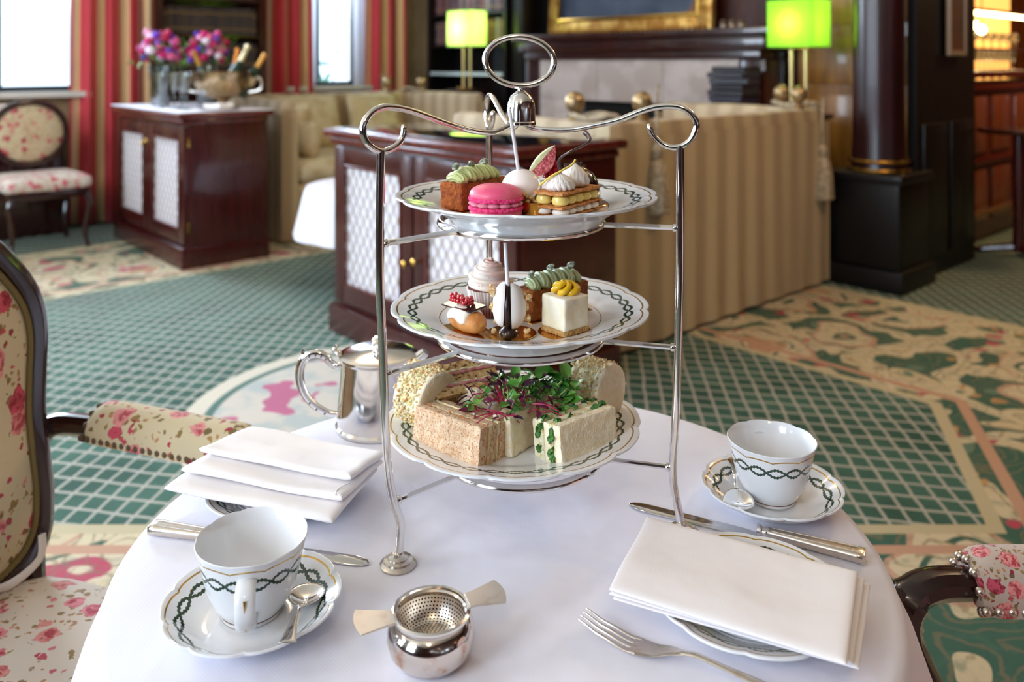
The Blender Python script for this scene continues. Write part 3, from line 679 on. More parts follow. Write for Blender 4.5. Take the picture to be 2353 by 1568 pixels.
# ------------------------------------------------------------ high-backed sofas with finials, ropes and tassels
FIN = mottled('aged gilt ball', '#8b6c48', '#b9a27a', 30, .3, metal=.7); ROPE = mottled('cream cord', '#b7a68c', '#8d7c62', 60, .9)
def tassel(parent, p):
    x, y, z = p; tm = M()
    o = obj('tassel', M().add(lathe([(.012, .0), (.028, -.03), (.018, -.07), (.035, -.09), (.048, -.16), (.056, -.30), (.050, -.31)], 14, lambda a, r, zz: (r*(1+.06*cos(7*a)), zz))), ROPE, parent, loc=(x, y, z))
    obj('cord', tube([(x, y, z+.26), (x+.004, y, z+.12), (x, y, z)], .007, 6), ROPE, parent); return o
def sofa(label, s, tA, tB, face, near_knobs):
    """back panel at s along t (tA near .. tB far), seat opening towards face (+1/-1 in s)"""
    L = tA-tB; r = thing('sofa', label, 'sofa', rm(s, (tA+tB)/2, 0), RA if face > 0 else RA+pi)
    # local: x = seat direction, y along length
    HH = 1.0; BT = .11; DP = 1.02
    def slab(sx, sy, h, c, mat, name):      # upholstered panel, slightly puffed with flared skirt
        v, f = subdbox(sx, sy, h, n=26, b=.28, amp=.006, fr=4, c=c)
        return obj(name, (v, f), mat, r, ang=50)
    slab(BT, L, HH-.06, (0, 0, .06), SOFA_M_Y, 'backrest')
    sk = lambda x0, y0, x1, y1: grid(lambda u, v: (x0+(x1-x0)*u+(y1-y0)*(.006+.02*(1-v))*sin(u*60)/max(.3, abs(y1-y0))*.35*(1-v), y0+(y1-y0)*u+(x1-x0)*(.004)*sin(u*50)*(1-v), .02+.91*v), 60, 6)
    obj('skirt', M().add(sk(-BT/2-.012, -L/2-.01, -BT/2-.012, L/2+.01)), SOFA_M_Y, r, ang=None)
    for sg in (-1, 1):
        slab(DP, BT, HH-.06, (DP/2+.02, sg*(L/2-BT/2), .06), SOFA_M, 'armrest')
        obj('skirt', sk(BT/2, sg*(L/2+.014), DP+.04, sg*(L/2+.014)), SOFA_M, r, ang=None)
        obj('skirt', sk(DP+.045, sg*(L/2-BT), DP+.045, sg*(L/2+.012)), SOFA_M_Y, r, ang=None)
        for (x, y) in ((-.0, sg*(L/2-(.28 if sg > 0 else .21))), (.20, sg*(L/2-.05))):
            k = obj('finial', lathe([(.028, 0), (.034, .012), (.018, .025), (.022, .04), (.040, .06), (.046, .085), (.040, .11), (.018, .13), (.0, .134)], 20), FIN, r, loc=(x, y, HH-.005))
        rp = [(x_*1.0, y_, HH+.02+.01*sin(a_*3)) for a_ in [q*.4 for q in range(16)] for x_, y_ in [(.10+.14*cos(a_), sg*(L/2-.07)+.045*sin(a_))]]
        obj('tie_rope', tube(smooth(rp, 3, True), .012, 8, closed=True), ROPE, r)
        tassel(r, (-.085, sg*(L/2-(.28 if sg > 0 else .10)), HH-(.10 if sg > 0 else .20)))
    slab(DP-.06, L-2*BT-.01, .24, (DP/2+.05, 0, .16), CREAM_F, 'seat_base')
    for k in (-1, 1): obj('seat_cushion', subdbox(DP-.10, (L-2*BT-.04)/2, .17, n=16, b=.45, amp=.008, fr=5, c=(DP/2+.07, k*(L-2*BT)/4, .39)), CREAM_F, r, ang=60)
    return r
SOFA_M_Y = SOFA_Y
so1 = sofa('beige striped high-backed sofa seen from behind, with corner tassels, right of the centre cabinet', 4.50, 2.13, .27, -1, True)
so2 = sofa('beige high-backed sofa facing right behind the two mahogany cabinets near the window', .49, 2.11, .27, 1, True)
def cushion(label, s, t, z, rx, rz, w=.5, h=.42):
    v, f = subdbox(w, .17, h, n=14, b=.25)
    v2 = []
    for x, y, zz in v:
        k = max(0, 1-(2*x/w)**2)**.5*max(0, 1-(2*zz/h-1)**2)**.5; v2.append((x, y*(.25+.95*k), zz))
    tag(obj('cushion', (v2, f), CREAM_F, loc=rm(s, t, z), rot=(rx, 0, rz), ang=60), label, 'cushion', None)
cushion('beige cushion leaning on the left sofa arm nearest the flower cabinet', .95, 1.86, .56, -.25, RA+.35, .5, .40)
cushion('large gold beige cushion against the back of the left sofa', .70, 1.42, .56, -.30, RA+pi/2-.1, .52, .44)
cushion('pale beige cushion at the far end of the left sofa back', .70, .78, .56, -.28, RA+pi/2+.1, .52, .44)
cushion('plump rounded bolster cushion on the left sofa seat beside its near arm', 1.22, 1.80, .56, 0, RA+.1, .36, .26)
cushion('pale cushion on the right sofa seen above the centre cabinet', 4.10, 1.75, .56, -.2, RA+.3, .6, .40)
# white round coffee table
ct = thing('coffee_table', 'low round table whose white cloth edge shows left of the centre cabinet', 'table', rm(2.90, 2.15, 0))
obj('tabletop', lathe([(.02, .54), (.44, .54), (.44, .56)], 32, cap1=True), DARKW, ct); obj('pedestal', lathe([(.22, 0), (.20, .03), (.05, .08), (.05, .54)], 20), DARKW, ct)
def drape(R, z0, zb, n=160, folds=15, amp=.03):
    prof = [(.0001, z0), (R*.3, z0), (R*.6, z0), (R*.85, z0), (R-.012, z0), (R-.003, z0-.003), (R, z0-.012)]+[(R+.004+.006*i, z0-.012-(z0-.012-zb)*i/10) for i in range(1, 11)]
    def rf(a, r, z):
        k = max(0, (z0-.012-z)/(z0-zb)); return r+amp*k*(.5+.5*sin(a*folds+1.3*sin(a*3))), z
    return lathe(prof, n, rf, cap0=False)
tag(obj('tablecloth', drape(.452, .568, .31, folds=9, amp=.02), CLOTH, loc=rm(2.90, 2.15, 0)), 'small white round tablecloth on the low table between the sofas', 'tablecloth')

# ------------------------------------------------------------ flowers, champagne bowl and glasses on the cabinet
def vase_of_flowers(label_v, label_f, s, t, seed):
    R = random.Random(seed); p = rm(s, t, .958)
    v = thing('vase', label_v, 'vase', p); obj('glass_body', lathe([(.055, 0), (.06, .01), (.068, .14), (.085, .28), (.080, .28), (.062, .14), (.050, .02), (.0, .018)], 28, cap0=True), GLASS, v)
    obj('water', lathe([(.049, .02), (.060, .13), (.0, .131)], 24), thin_glass('vase water', '#a9c4c0', .1), v)
    b = thing('bouquet', label_f, 'flowers', p)
    st = M()
    for i in range(10):
        a = R.random()*6.28; st.add(tube([(.02*cos(a+2), .02*sin(a+2), .025), (.04*cos(a), .04*sin(a), .2), (.09*cos(a), .09*sin(a), .33)], .004, 5))
    obj('stems', st, flat('flower stems', '#1f4a30', .6), b)
    cols = ('#d81b78', '#c2185b', '#e86a9a', '#5a2bb5', '#7b3fd0', '#e9a3c4', '#b01048', '#f0e0ee', '#e0509a')
    for i in range(38):
        a = i*2.4+seed; q = (i+.5)/38; rr = .145*sqrt(1-(q*.8)**2)*(.55+.45*R.random()); z = .30+.19*q+.02*R.random()
        m = M(); fr = .022+.020*R.random()
        for L_ in range(3):
            for k in range(6-L_):
                an = k*2*pi/(6-L_)+L_*.5; d = fr*(.55-.15*L_)
                m.add(ball(fr*.55, fr*.22, fr*.6, (0, 0, 0), 8), 0, Matrix.Translation((d*cos(an), d*sin(an), fr*(.2+.2*L_))) @ Matrix.Rotation(an+pi/2, 4, 'Z') @ Matrix.Rotation(.5-.2*L_, 4, 'X'))
        f = obj('flower', m, flat('petals', cols[(i*5+seed) % 9], .6), b, loc=(rr*cos(a), rr*sin(a), z)); f.rotation_euler = (-sin(a)*rr*4, cos(a)*rr*4, 0)
    lv = M()
    for i in range(40):
        a = R.random()*6.28; rr = .10+.09*R.random(); lv.add(([(0, 0, 0), (.03, .015, .01), (.07, 0, 0), (.03, -.015, .01)], [(0, 1, 2, 3)]), 0, Matrix.Translation((rr*cos(a), rr*sin(a), .27+R.random()*.19)) @ Matrix.Rotation(a, 4, 'Z') @ Matrix.Rotation(R.random()*2-1, 4, 'Y'))
    o = obj('leaf_sprays', lv, flat('flower leaves', '#5f8a3a', .6), b); o['kind'] = 'stuff'
vase_of_flowers('tall clear glass vase nearest the striped curtain on the flower cabinet', 'bouquet of purple and pink flowers in the left vase', .93, 2.72, 1)
vase_of_flowers('second clear glass vase behind the champagne glasses', 'bouquet of pink and red flowers in the right vase', 1.06, 2.45, 4)
cb = thing('champagne_bowl', 'big silver footed bowl holding champagne bottles on the flower cabinet', 'bowl', rm(1.42, 2.48, .958))
obj('bowl', lathe([(.07, 0), (.075, .01), (.03, .03), (.035, .05), (.13, .08), (.185, .15), (.20, .235), (.207, .24), (.196, .235), (.175, .15), (.12, .09), (.0, .075)], 40, lambda a, r, z: (r*(1+.03*abs(sin(6*a))*(z > .1)), z)), mk_silver('warm silver', '#b29a78', .2, .5), cb)
for k in range(2): obj('handle', tube(smooth([(.2*(-1)**k, 0, .20), (.25*(-1)**k, 0, .19), (.25*(-1)**k, 0, .12), (.15*(-1)**k, 0, .10)], 4), .009, 8), SILVER_W, cb)
ic = M()
for i in range(50): ic.add(box(.035, .035, .03, b=.005, seg=1), 0, TR(rnd.uniform(-.11, .11), rnd.uniform(-.11, .11), .12+rnd.random()*.07) @ Matrix.Rotation(rnd.random()*3, 4, 'X') @ RZ(rnd.random()*3))
o = tag(obj('ice', ic, flat('ice', '#cfdde2', .2), loc=rm(1.42, 2.48, .958)), 'ice cubes filling the champagne bowl', 'ice', None, 'stuff')
for i, (dx, dy, ax, ay, fc, lb) in enumerate(((-.08, .03, -.30, -.55, '#c58f3c', 'champagne bottle with a gold foil neck at the left of the bowl'), (.02, .06, .15, .25, '#d08030', 'champagne bottle with an orange foil neck in the middle of the bowl'), (.03, -.05, .1, .62, '#d9c79a', 'open champagne bottle with a pale label and dark cap rising highest from the bowl'), (.12, .0, .2, .75, '#cf9440', 'champagne bottle with a gold foil neck leaning right out of the bowl'))):
    bo = thing('champagne_bottle', lb, 'bottle', rm(1.42, 2.48, 1.05)+Vector((dx, dy, 0)), (-ax*.5, ay*.7, 0))
    k = 1.1 if i == 2 else .95
    obj('body', lathe([(.04, -.02), (.043, .0), (.043, .12*k), (.035, .17*k), (.018, .22*k)], 20), flat('bottle green', '#1d3320', .15), bo)
    obj('foil', lathe([(.020, .20*k), (.0165, .24*k), (.0155, .30*k), (.019, .305*k), (.019, .325*k), (.0, .33*k)], 16), flat('foil', fc, .35, .5), bo)
    obj('label', tube([(0, 0, .08*k), (0, 0, .14*k)], .0436, 18, caps=False), flat('bottle label', '#cbb890', .6), bo)
for i, (s, t) in enumerate(((1.18, 2.78), (1.26, 2.84), (1.30, 2.72), (1.40, 2.80), (1.46, 2.74), (1.56, 2.80))):
    g = obj('champagne_glass', lathe([(.034, 0), (.033, .004), (.006, .01), (.004, .03), (.004, .10), (.012, .115), (.030, .16), (.042, .235), (.040, .235), (.028, .16), (.006, .12)], 20), GLASS, loc=rm(s, t, .958))
    tag(g, 'clear champagne glass in the cluster in front of the silver bowl', 'glass', 'champagne glasses on the flower cabinet')
tr = thing('serving_tray', 'silver tray with a napkin at the right end of the flower cabinet', 'tray', rm(1.68, 2.62, .958), RA)
obj('tray', lathe([(.10, 0), (.12, .004), (.135, .014), (.132, .014), (.118, .007), (0, .005)], 32), SILVER, tr)
tag(obj('napkin', rough(subdbox(.16, .12, .03, n=10, b=.3), .01, 18), NAPK, loc=rm(1.68, 2.62, .966), rot=RA+.3), 'crumpled white napkin on the silver tray of the flower cabinet', 'napkin')

# ------------------------------------------------------------ armchairs
def band_outline(P, w):      # offset polygon inward
    n = len(P); out = []
    for i in range(n):
        a, b, c = Vector(P[i-1]), Vector(P[i]), Vector(P[(i+1) % n]); t = (c-a).normalized(); nn = Vector((-t.y, t.x)); out.append(b+nn*w)
    return out
def armchair(label, loc, rz, fab, fab_s, gid):
    r = thing('armchair', label, 'chair', loc, rz)
    half = [(0, 1.03), (.09, 1.022), (.16, .985), (.205, .94), (.24, .885), (.252, .83), (.248, .765), (.245, .70), (.25, .63), (.255, .56), (.245, .50), (.20, .465), (.10, .45), (0, .447)]
    P = [Vector((y, z)) for y, z in half]+[Vector((-y, z)) for y, z in half[-2:0:-1]]
    P3 = smooth([(p.x, p.y, 0) for p in P], 4, True); P = [Vector((p.x, p.y)) for p in P3]
    bx = lambda z: -.262-.04*(z-.45)         # backward tilt
    def sec(a, u): return (cos(a)*1.0, sin(a)*1.35)
    obj('back_frame', tube([(bx(p.y), p.x, p.y) for p in P], .021, 12, closed=True, sec=lambda a, u: (cos(a)*(1+.15*cos(2*a)), sin(a)*1.05), up=(1, 0, 0)), CHAIRW, r)
    cen = Vector((0, .74)); m = M()
    for sgn, x in ((1, .012), (-1, -.014)):
        v = []; f = []; n = len(P); rings = 7
        for k in range(rings):
            q = 1-k/(rings-1); puff = .022*(1-q**4)
            for p in P:
                d = cen+(p-cen)*(q*.93 if k < rings-1 else .001); v.append((bx(d.y)+x+sgn*puff, d.x, d.y))
        for k in range(rings-1):
            for i in range(n): j = (i+1) % n; f.append((k*n+i, k*n+j, (k+1)*n+j, (k+1)*n+i))
        m.add((v, f))
    obj('backrest', m, fab, r, ang=60)
    gp_ = M()
    for i in range(0, len(P), 1):
        p = cen+(P[i]-cen)*.925; q = cen+(P[(i+1) % len(P)]-cen)*.925
        for k in range(3):
            d = p.lerp(q, k/3); gp_.add(ball(.0055, c=(bx(d.y)+.016, d.x, d.y), n=6))
    o = obj('gimp_trim', gp_, flat('woven trim', '#7a6a3e', .8), r); o['kind'] = 'stuff'
    for sg in (-1, 1):
        obj('back_post', tube(smooth([(-.285, sg*.215, .0), (-.27, sg*.225, .2), (-.262, sg*.235, .40), (-.275, sg*.235, .52)], 4), [.016]*2+[.018]*4+[.022]*4+[.024]*3, 10), CHAIRW, r)
        arm = smooth([(bx(.66), sg*.245, .64), (-.285+.02, sg*.275, .665), (-.20, sg*.292, .668), (-.05, sg*.30, .668), (.10, sg*.298, .672), (.155, sg*.292, .672), (.182, sg*.285, .655), (.186, sg*.28, .625), (.165, sg*.275, .575), (.135, sg*.268, .52), (.13, sg*.262, .44), (.135, sg*.26, .40)], 5)
        a = obj('armrest', tube(arm, lambda u: .0235 if u > .5 else .0205, 12, sec=lambda an, u: 1+.12*cos(2*an)), CHAIRW, r)
        x0, x1 = (-.185, .105); N_ = 24; pad = M(); rings = []
        def padf(u, v):
            x = x0+(x1-x0)*u; k_ = min(1, min(u, 1-u)*9); e = .80+.20*sqrt(1-(1-k_)**2); x += (0 if .02 < u < .98 else 0); an = pi*v*1.04-.06
            return (x, sg*.298+.040*e*cos(an)*(1 if sg > 0 else 1), .668-.010+(.052*e)*max(0, sin(an))**.75)
        g = grid(padf, 24, 12)
        gf = list(g[1])+[tuple(range(12, -1, -1)), tuple(24*13+q for q in range(13))]; obj('arm_pad', (g[0], gf), fab_s if gid == 'r' else fab, a, ang=70)
        nl = M()
        for i in range(22):
            for q in (-1, 1): x = x0+(x1-x0)*i/21; nl.add(ball(.0055, c=(x, sg*.298+q*.037, .664), n=12))
        for i in range(7): an = pi*i/6; nl.add(ball(.0055, c=(x1+.001, sg*.298+.031*cos(an), .660+.039*sin(an)), n=12)); nl.add(ball(.0055, c=(x0-.001, sg*.298+.031*cos(an), .660+.039*sin(an)), n=8))
        o = obj('nailheads', nl, SILVER_W if gid == 'r' else flat('gimp', '#5d4a34', .8), a); o['kind'] = 'stuff'
        obj('leg', tube(smooth([(.155, sg*.235, .40), (.185, sg*.255, .33), (.17, sg*.25, .18), (.15, sg*.24, .06), (.175, sg*.255, .0)], 5), lambda u: .028-.016*min(1, u*1.3)+(.008 if u > .9 else 0), 10), CHAIRW, r)
    # seat rail and cushion
    so = [(-.26, -.22), (-.27, 0), (-.26, .22), (-.1, .255), (.08, .275), (.17, .255), (.20, .13), (.205, 0), (.20, -.13), (.17, -.255), (.08, -.275), (-.1, -.255)]
    so = [(p.x, p.y) for p in smooth([(x, y, 0) for x, y in so], 4, True)][::-1]
    obj('seat_frame', prism(so, .075, .335, .008, .01), CHAIRW, r)
    v = []; f = []; n = len(so)
    ks = [(1.0, .41), (1.005, .425), (.97, .452), (.85, .466), (.6, .474), (.3, .477), (.002, .478)]
    for q, z in ks: v += [(x*q-.03*(1-q), y*q, z) for x, y in so]
    for k in range(len(ks)-1):
        for i in range(n): j = (i+1) % n; f.append((k*n+i, k*n+j, (k+1)*n+j, (k+1)*n+i))
    f += [tuple(range(n-1, -1, -1)), tuple((len(ks)-1)*n+i for i in range(n))]
    obj('seat', (v, f), fab_s, r, ang=50)
    return r
chL = armchair('rose-patterned armchair with dark curved frame at the left of the table', (-.594, 1.012, 0), radians(-20), FLOR, FLOR_S, 'l')
chR = armchair('armchair at the right edge whose studded dark wooden arm reaches the table', (.615, .640, 0), radians(180), FLOR_R, FLOR_R, 'r')
# cream ribbon tie at the chair's back
tag(obj('ribbon', tube(smooth([(-.80, 1.30, .492), (-.76, 1.22, .492), (-.725, 1.215, .50), (-.705, 1.25, .515), (-.708, 1.262, .545)], 6), .009, 8, sec=lambda a, u: (cos(a)*.35, sin(a)*1.2)), flat('cream ribbon', '#e4ddd2', .5)), 'curled cream ribbon lying on the left armchair seat by its back', 'ribbon')
# chairs by the window
def side_chair(label, loc, rz):
    r = thing('side_chair', label, 'chair', loc, rz); P = [Vector((.23*sin(a)*(1+.05*cos(2*a)), .76+.22*cos(a))) for a in [2*pi*i/40 for i in range(40)]]
    obj('back_frame', tube([(-.23, p.x*1.06, p.y) for p in P], .022, 10, closed=True, up=(1, 0, 0)), CHAIRW, r)
    obj('backrest', M().add(ball(.035, .225, .20, (-.23, 0, .76), 20)), FLOR, r)
    obj('seat', subdbox(.50, .54, .11, n=14, b=.5, c=(0, 0, .39)), FLOR_S, r, ang=60); obj('seat_frame', box(.48, .50, .06, (0, 0, .35), .01), CHAIRW, r)
    for x in (-.2, .21):
        for y in (-.22, .22): obj('leg', tube(smooth([(x, y, .38), (x*1.12, y*1.1, .30), (x, y, .12), (x*1.1, y*1.08, 0)], 4), lambda u: .026-.012*u, 10), CHAIRW, r)
    for y in (-.13, .13): obj('back_post', tube([(-.22, y, .38), (-.23, y, .58)], .02, 8), CHAIRW, r)
    return r
side_chair('oval-backed flowered chair by the brightest window at far left', (-3.23, 5.73, 0), radians(-45))
ws = thing('window_bench', 'low upholstered bench under the brightest window', 'bench', rm(.0, 3.55, 0), RA+pi/2)
obj('seat', subdbox(.9, .22, .12, n=12, b=.4, c=(0, 0, .66)), flat('pale window seat fabric', '#d9d2da', .8), ws); obj('frame', box(.86, .20, .66, b=.01), DARKW, ws)
o = tag(obj('bolster', ball(.22, .09, .09, n=18), FLOR_S, loc=rm(.0, 3.50, .87), rot=RA+pi/2), 'flowered bolster cushion on the window bench', 'cushion')
# ------------------------------------------------------------ the round table
TC = Vector((-.010, .895, 0)); TR_ = .393
tb = thing('round_table', 'round dining table hidden under the white tablecloth', 'table', TC)
obj('tabletop', lathe([(.02, .715), (TR_-.012, .715), (TR_-.006, .73), (TR_-.012, .744)], 48, cap1=True), MAHOG, tb)
obj('pedestal', lathe([(.12, .05), (.07, .09), (.045, .2), (.05, .6), (.12, .715)], 24), MAHOG, tb)
for k in range(4): obj('foot', tube([(0, 0, .08), (.15*cos(k*pi/2), .15*sin(k*pi/2), .06), (.30*cos(k*pi/2), .30*sin(k*pi/2), .02)], [.035, .028, .02], 10), MAHOG, tb)
v, f = drape(TR_, TZ, .505, 220, 17, .022)
prof_top = []
v = [(x, y, z-.0*abs(x)) for x, y, z in v]
tcl = M().add((v, f))
# finer, softly rumpled top
tag(obj('tablecloth', tcl, CLOTH, loc=TC, ang=60), 'white linen tablecloth over the round tea table', 'tablecloth')

# ------------------------------------------------------------ cake stand
SC0 = Vector((.0105, .96, 0)); DL = Vector((-.729, -.685, 0)); DR = Vector((.957, -.289, 0)); DB = Vector((-.228, .974, 0))
def rad(px, py, d):
    q = (px-CX)/F; r = (q*SC0.y-SC0.x)/(d.x-q*d.y); Y = SC0.y+d.y*r; return r, EYE-(py-CY)/F*Y
st = thing('cake_stand', 'three-tier polished silver cake stand with scrolled arms and oval handle', 'cake stand', (SC0.x, SC0.y, TZ))
def sp(d, r, z): return (d.x*r, d.y*r, z-TZ)
Larm = [(1168, 290), (1134, 304), (1091, 302), (1036, 287.6), (985, 269), (944.5, 254.7), (908, 247), (879, 247), (853, 260), (837, 284), (835, 309.5), (847.6, 333), (875, 348), (900, 342), (921, 324), (928, 302), (926, 287.6)]
Rarm = [(1202, 284), (1218.6, 293), (1255, 298.5), (1310, 298.5), (1365, 289), (1419.6, 276.6), (1467, 258), (1504, 247), (1540, 243.7), (1569.5, 249), (1591, 265.6), (1600.5, 287.6), (1593, 313), (1577, 331), (1551, 339.5), (1525.6, 333), (1505.5, 317), (1494.5, 298.5), (1491, 284)]
La = [rad(x, y, DL) for x, y in Larm]; Ra = [rad(x, y, DR) for x, y in Rarm]
tierz = (1.076, .946, .815)
for d, prof, pr in ((DL, La, .1920), (DR, Ra, .1793), (DB, La, .1820)):
    if d is DB: prof = [(r*.95, z) for r, z in La]
    zl = min(z for r, z in prof[4:])
    obj('scroll_arm', tube(smooth([sp(d, max(.004, r), z) for r, z in prof], 5), lambda u: .0031+.0005*sin(u*pi) if u < .96 else .0031*(1-(u-.96)*16), 12), SILVER, st)
    if d is DL: pp = [(.192, zl+.001), (.1935, 1.05), (.190, .97), (.187, .90), (.1835, .85), (.1765, .815), (.1685, .792), (.1690, .775), (.1715, .753)]
    elif d is DR: pp = [(.1793, zl+.001), (.1795, 1.05), (.1780, .97), (.176, .90), (.1735, .85), (.1715, .815), (.1735, .79), (.1765, .77), (.1785, .753)]
    else: pp = [(.182, zl+.001), (.182, 1.05), (.180, .95), (.178, .86), (.174, .80), (.175, .753)]
    off = [Vector((.0012, -.010, 0))*k_ if d is DR else Vector((0, 0, 0)) for k_ in [0]*(len(pp)-3)+[.15, .6, 1.0]]
    post = obj('post', tube(smooth([Vector(sp(d, r, z))+o_ for (r, z), o_ in zip(pp, off)], 6), .0044, 14), SILVER, st)
    fr = pp[-1][0]
    obj('foot', lathe([(.0180, 0), (.0185, .0016), (.0165, .0032), (.0150, .0040), (.0142, .0056), (.0105, .0066), (.0098, .0080), (.0062, .0092), (.0054, .0120)], 36, cap1=True), SILVER_W, post, loc=Vector(sp(d, fr, TZ+.0005))+off[-1])
ctr = [Vector((.0165-.0105, -.010, 0)), Vector((-.001, .004, 0)), Vector((-.0085, .012, 0))]
for k, z in enumerate(tierz):
    rr = .0925; ring = obj('tier_ring', tube([(rr*cos(a*pi/32), rr*sin(a*pi/32), z-TZ-.0015) for a in range(64)], .0036, 12, closed=True, sec=lambda a, u: 1+.25*abs(sin(a))), SILVER, st)
    for d, pr in ((DL, (.1925, .189, .177)), (DR, (.1795, .177, .1716)), (DB, (.182, .180, .176))):
        obj('strut', tube([sp(d, rr+.0005, z-.001), sp(d, pr[k], z)], .0030, 8), SILVER, ring)
        obj('ferrule', lathe([(.0038, 0), (.0044, .001), (.0044, .004), (.0038, .005)], 12, cap1=True), SILVER, ring, loc=sp(d, pr[k]-.008, z), rot=Vector((d.x, d.y, 0)).to_track_quat('Z', 'Y').to_euler())
hub = obj('hub_dome', lathe([(.0163, -.0005), (.0170, .0), (.0172, .003), (.0163, .004), (.0163, .018), (.0150, .026), (.0118, .033), (.0065, .0375), (.004, .0395), (.0036, .043)], 40, cap1=True), SILVER, st, loc=(0, 0, 1.1845-TZ))
hp = []
for k in range(72):
    a = 2*pi*k/72; x = .0395*cos(a); z = .0282*sin(a); ti = -.06; hp.append((x*cos(ti)-z*sin(ti)-.0018, .004*sin(a), x*sin(ti)+z*cos(ti)+1.2573-TZ))
obj('oval_handle', tube(hp, .0035, 14, closed=True), SILVER, st)

# ------------------------------------------------------------ plates
def scal(R, ns, k):
    def rf(a, r, z):
        q = max(0, (r/R-.72)/.28); s = abs(cos(a*ns/2)); return r*(1-k*q*(1-s)**3-k*.35*q*(1-s)), z
    return rf
def two_part(prof, i, n, rf):      # underside / outside first, decorated face second
    return lathe(prof[:i+1], n, rf, cap0=False), lathe(prof[i:], n, rf, cap0=False)
def plate_mesh(R, ns=12, k=.022, depth=.031):
    w = R*.62; prof = [(.001, -depth+.008), (R*.545, -depth+.008), (R*.555, -depth+.001), (R*.565, -depth), (R*.585, -depth+.002), (R*.61, -depth+.008), (R*.70, -.015), (R*.9, -.005), (R*.985, -.0022), (R, -.0006), (R*.997, .0012), (R*.985, .0014), (R*.95, .0002), (R*.86, -.0025), (w*1.14, -.0078), (w*1.06, -.0100), (w*1.0, -.0128), (w*.9, -.0134), (R*.3, -.0134), (.001, -.0134)]
    return two_part(prof, 9, 192, scal(R, ns, k))
PZ = (1.107, .977, .842); PY = (.95, .964, .975); PX = (.0165, .0095, .001)
PLB = ('patterned porcelain plate on the top tier holding a pink macaron and cakes', 'patterned porcelain plate on the middle tier holding cupcake, eclair and cheesecake', 'patterned porcelain plate on the bottom tier holding sandwiches')
for k in range(3):
    pm_ = plate_mesh(.148); o = obj('plate', M().add(pm_[0], 0).add(pm_[1], 1), mats=[CHINA, PLATE_M], loc=(PX[k], PY[k], PZ[k]), rot=(0, 0, .13+.5*k), ang=50); tag(o, PLB[k], 'plate')
WZ = [z-.0134 for z in PZ]

# ------------------------------------------------------------ cups, saucers, side plates
def saucer(label, x, y, rz):
    R = .0785; prof = [(.001, .004), (R*.42, .004), (R*.43, 0), (R*.5, .0), (R*.52, .003), (R*.7, .008), (R*.92, .0185), (R, .0235), (R*.998, .0252), (R*.985, .0254), (R*.93, .0222), (R*.72, .0118), (R*.55, .0070), (R*.42, .0062), (R*.36, .0072), (R*.33, .0062), (.001, .0060)]
    pm_ = two_part(prof, 7, 160, scal(R, 10, .028)); o = obj('saucer', M().add(pm_[0], 0).add(pm_[1], 1), mats=[CHINA, SAUCER_M], loc=(x, y, TZ+.0005), rot=rz, ang=50); return tag(o, label, 'saucer')
# saucer pattern is by radius so its mesh frame is the plate frame
def cup(label, x, y, rz):
    r = thing('teacup', label, 'cup', (x, y, TZ+.0072), rz)
    def rf(a, q, z):
        k = max(0, z/.068-.6)/.4; s = abs(cos(a*5)); return q*(1-.012*k*(1-s)**2), z-(.0008*k*(1-s)**2 if k > .8 else 0)
    prof = [(.001, .003), (.0235, .003), (.0245, 0), (.0265, 0), (.0262, .003), (.0290, .006), (.0350, .016), (.0400, .028), (.0435, .042), (.0462, .056), (.0490, .0655), (.0497, .0675), (.0490, .0682), (.0482, .0675), (.0450, .056), (.0420, .042), (.0385, .029), (.0330, .017), (.0250, .0085), (.001, .0060)]
    pm_ = two_part(prof, 12, 160, rf); b = obj('bowl', M().add(pm_[0], 0).add(pm_[1], 1), mats=[CUP_M, CHINA], parent=r, ang=50)
    hp = smooth([(.0448, 0, .0525), (.052, 0, .0545), (.0615, 0, .0520), (.0660, 0, .042), (.0625, 0, .029), (.053, 0, .0185), (.044, 0, .0165), (.036, 0, .018)], 5)
    h = obj('handle', tube(hp, .0052, 14, sec=lambda a, u: (cos(a)*.62, sin(a)*1.65), up=(1, 0, 0)), CHINA, r)
    gm = flat('gilding', '#c8963c', .25, .9)
    obj('gilt_stripe', tube([Vector(p)+Vector((.0034, 0, .0012)) for p in hp[12:17]], lambda u: .0013*(1-u*.9), 6), gm, h)
    obj('gilt_stripe', tube([Vector(p)+Vector((.0030, 0, -.0014)) for p in hp[22:29]], lambda u: .0013*(.2+u*.8), 6), gm, h)
    obj('gilt_foot_line', tube([(.0270*cos(a*pi/40), .0270*sin(a*pi/40), .0035) for a in range(80)], .0005, 6, closed=True), flat('brown line', '#7a4a2a', .3, .4), b)
    return r
SLx, SLy, SRx, SRy = -.2335, .7545, .2965, .956
saucer('patterned saucer under the left teacup', SLx, SLy, .2); saucer('patterned saucer under the right teacup', SRx, SRy, .5)
cup('teacup at the lower left with its handle turned to the camera', SLx-.003, SLy+.008, radians(-78)); cup('teacup at the right side of the table with its handle at the back', SRx+.001, SRy+.004, radians(92))
for lb, x, y, rz in (('small patterned plate under the right folded napkin', .220, .773, .3), ('small patterned plate mostly hidden under the stacked left napkin', -.262, .975, .8)):
    R = .0925; pm_ = plate_mesh(R, 10, .022, .019); o = obj('side_plate', M().add(pm_[0], 0).add(pm_[1], 1), mats=[CHINA, SIDE_M], loc=(x, y, TZ+.0195), rot=rz, ang=50); tag(o, lb, 'plate')

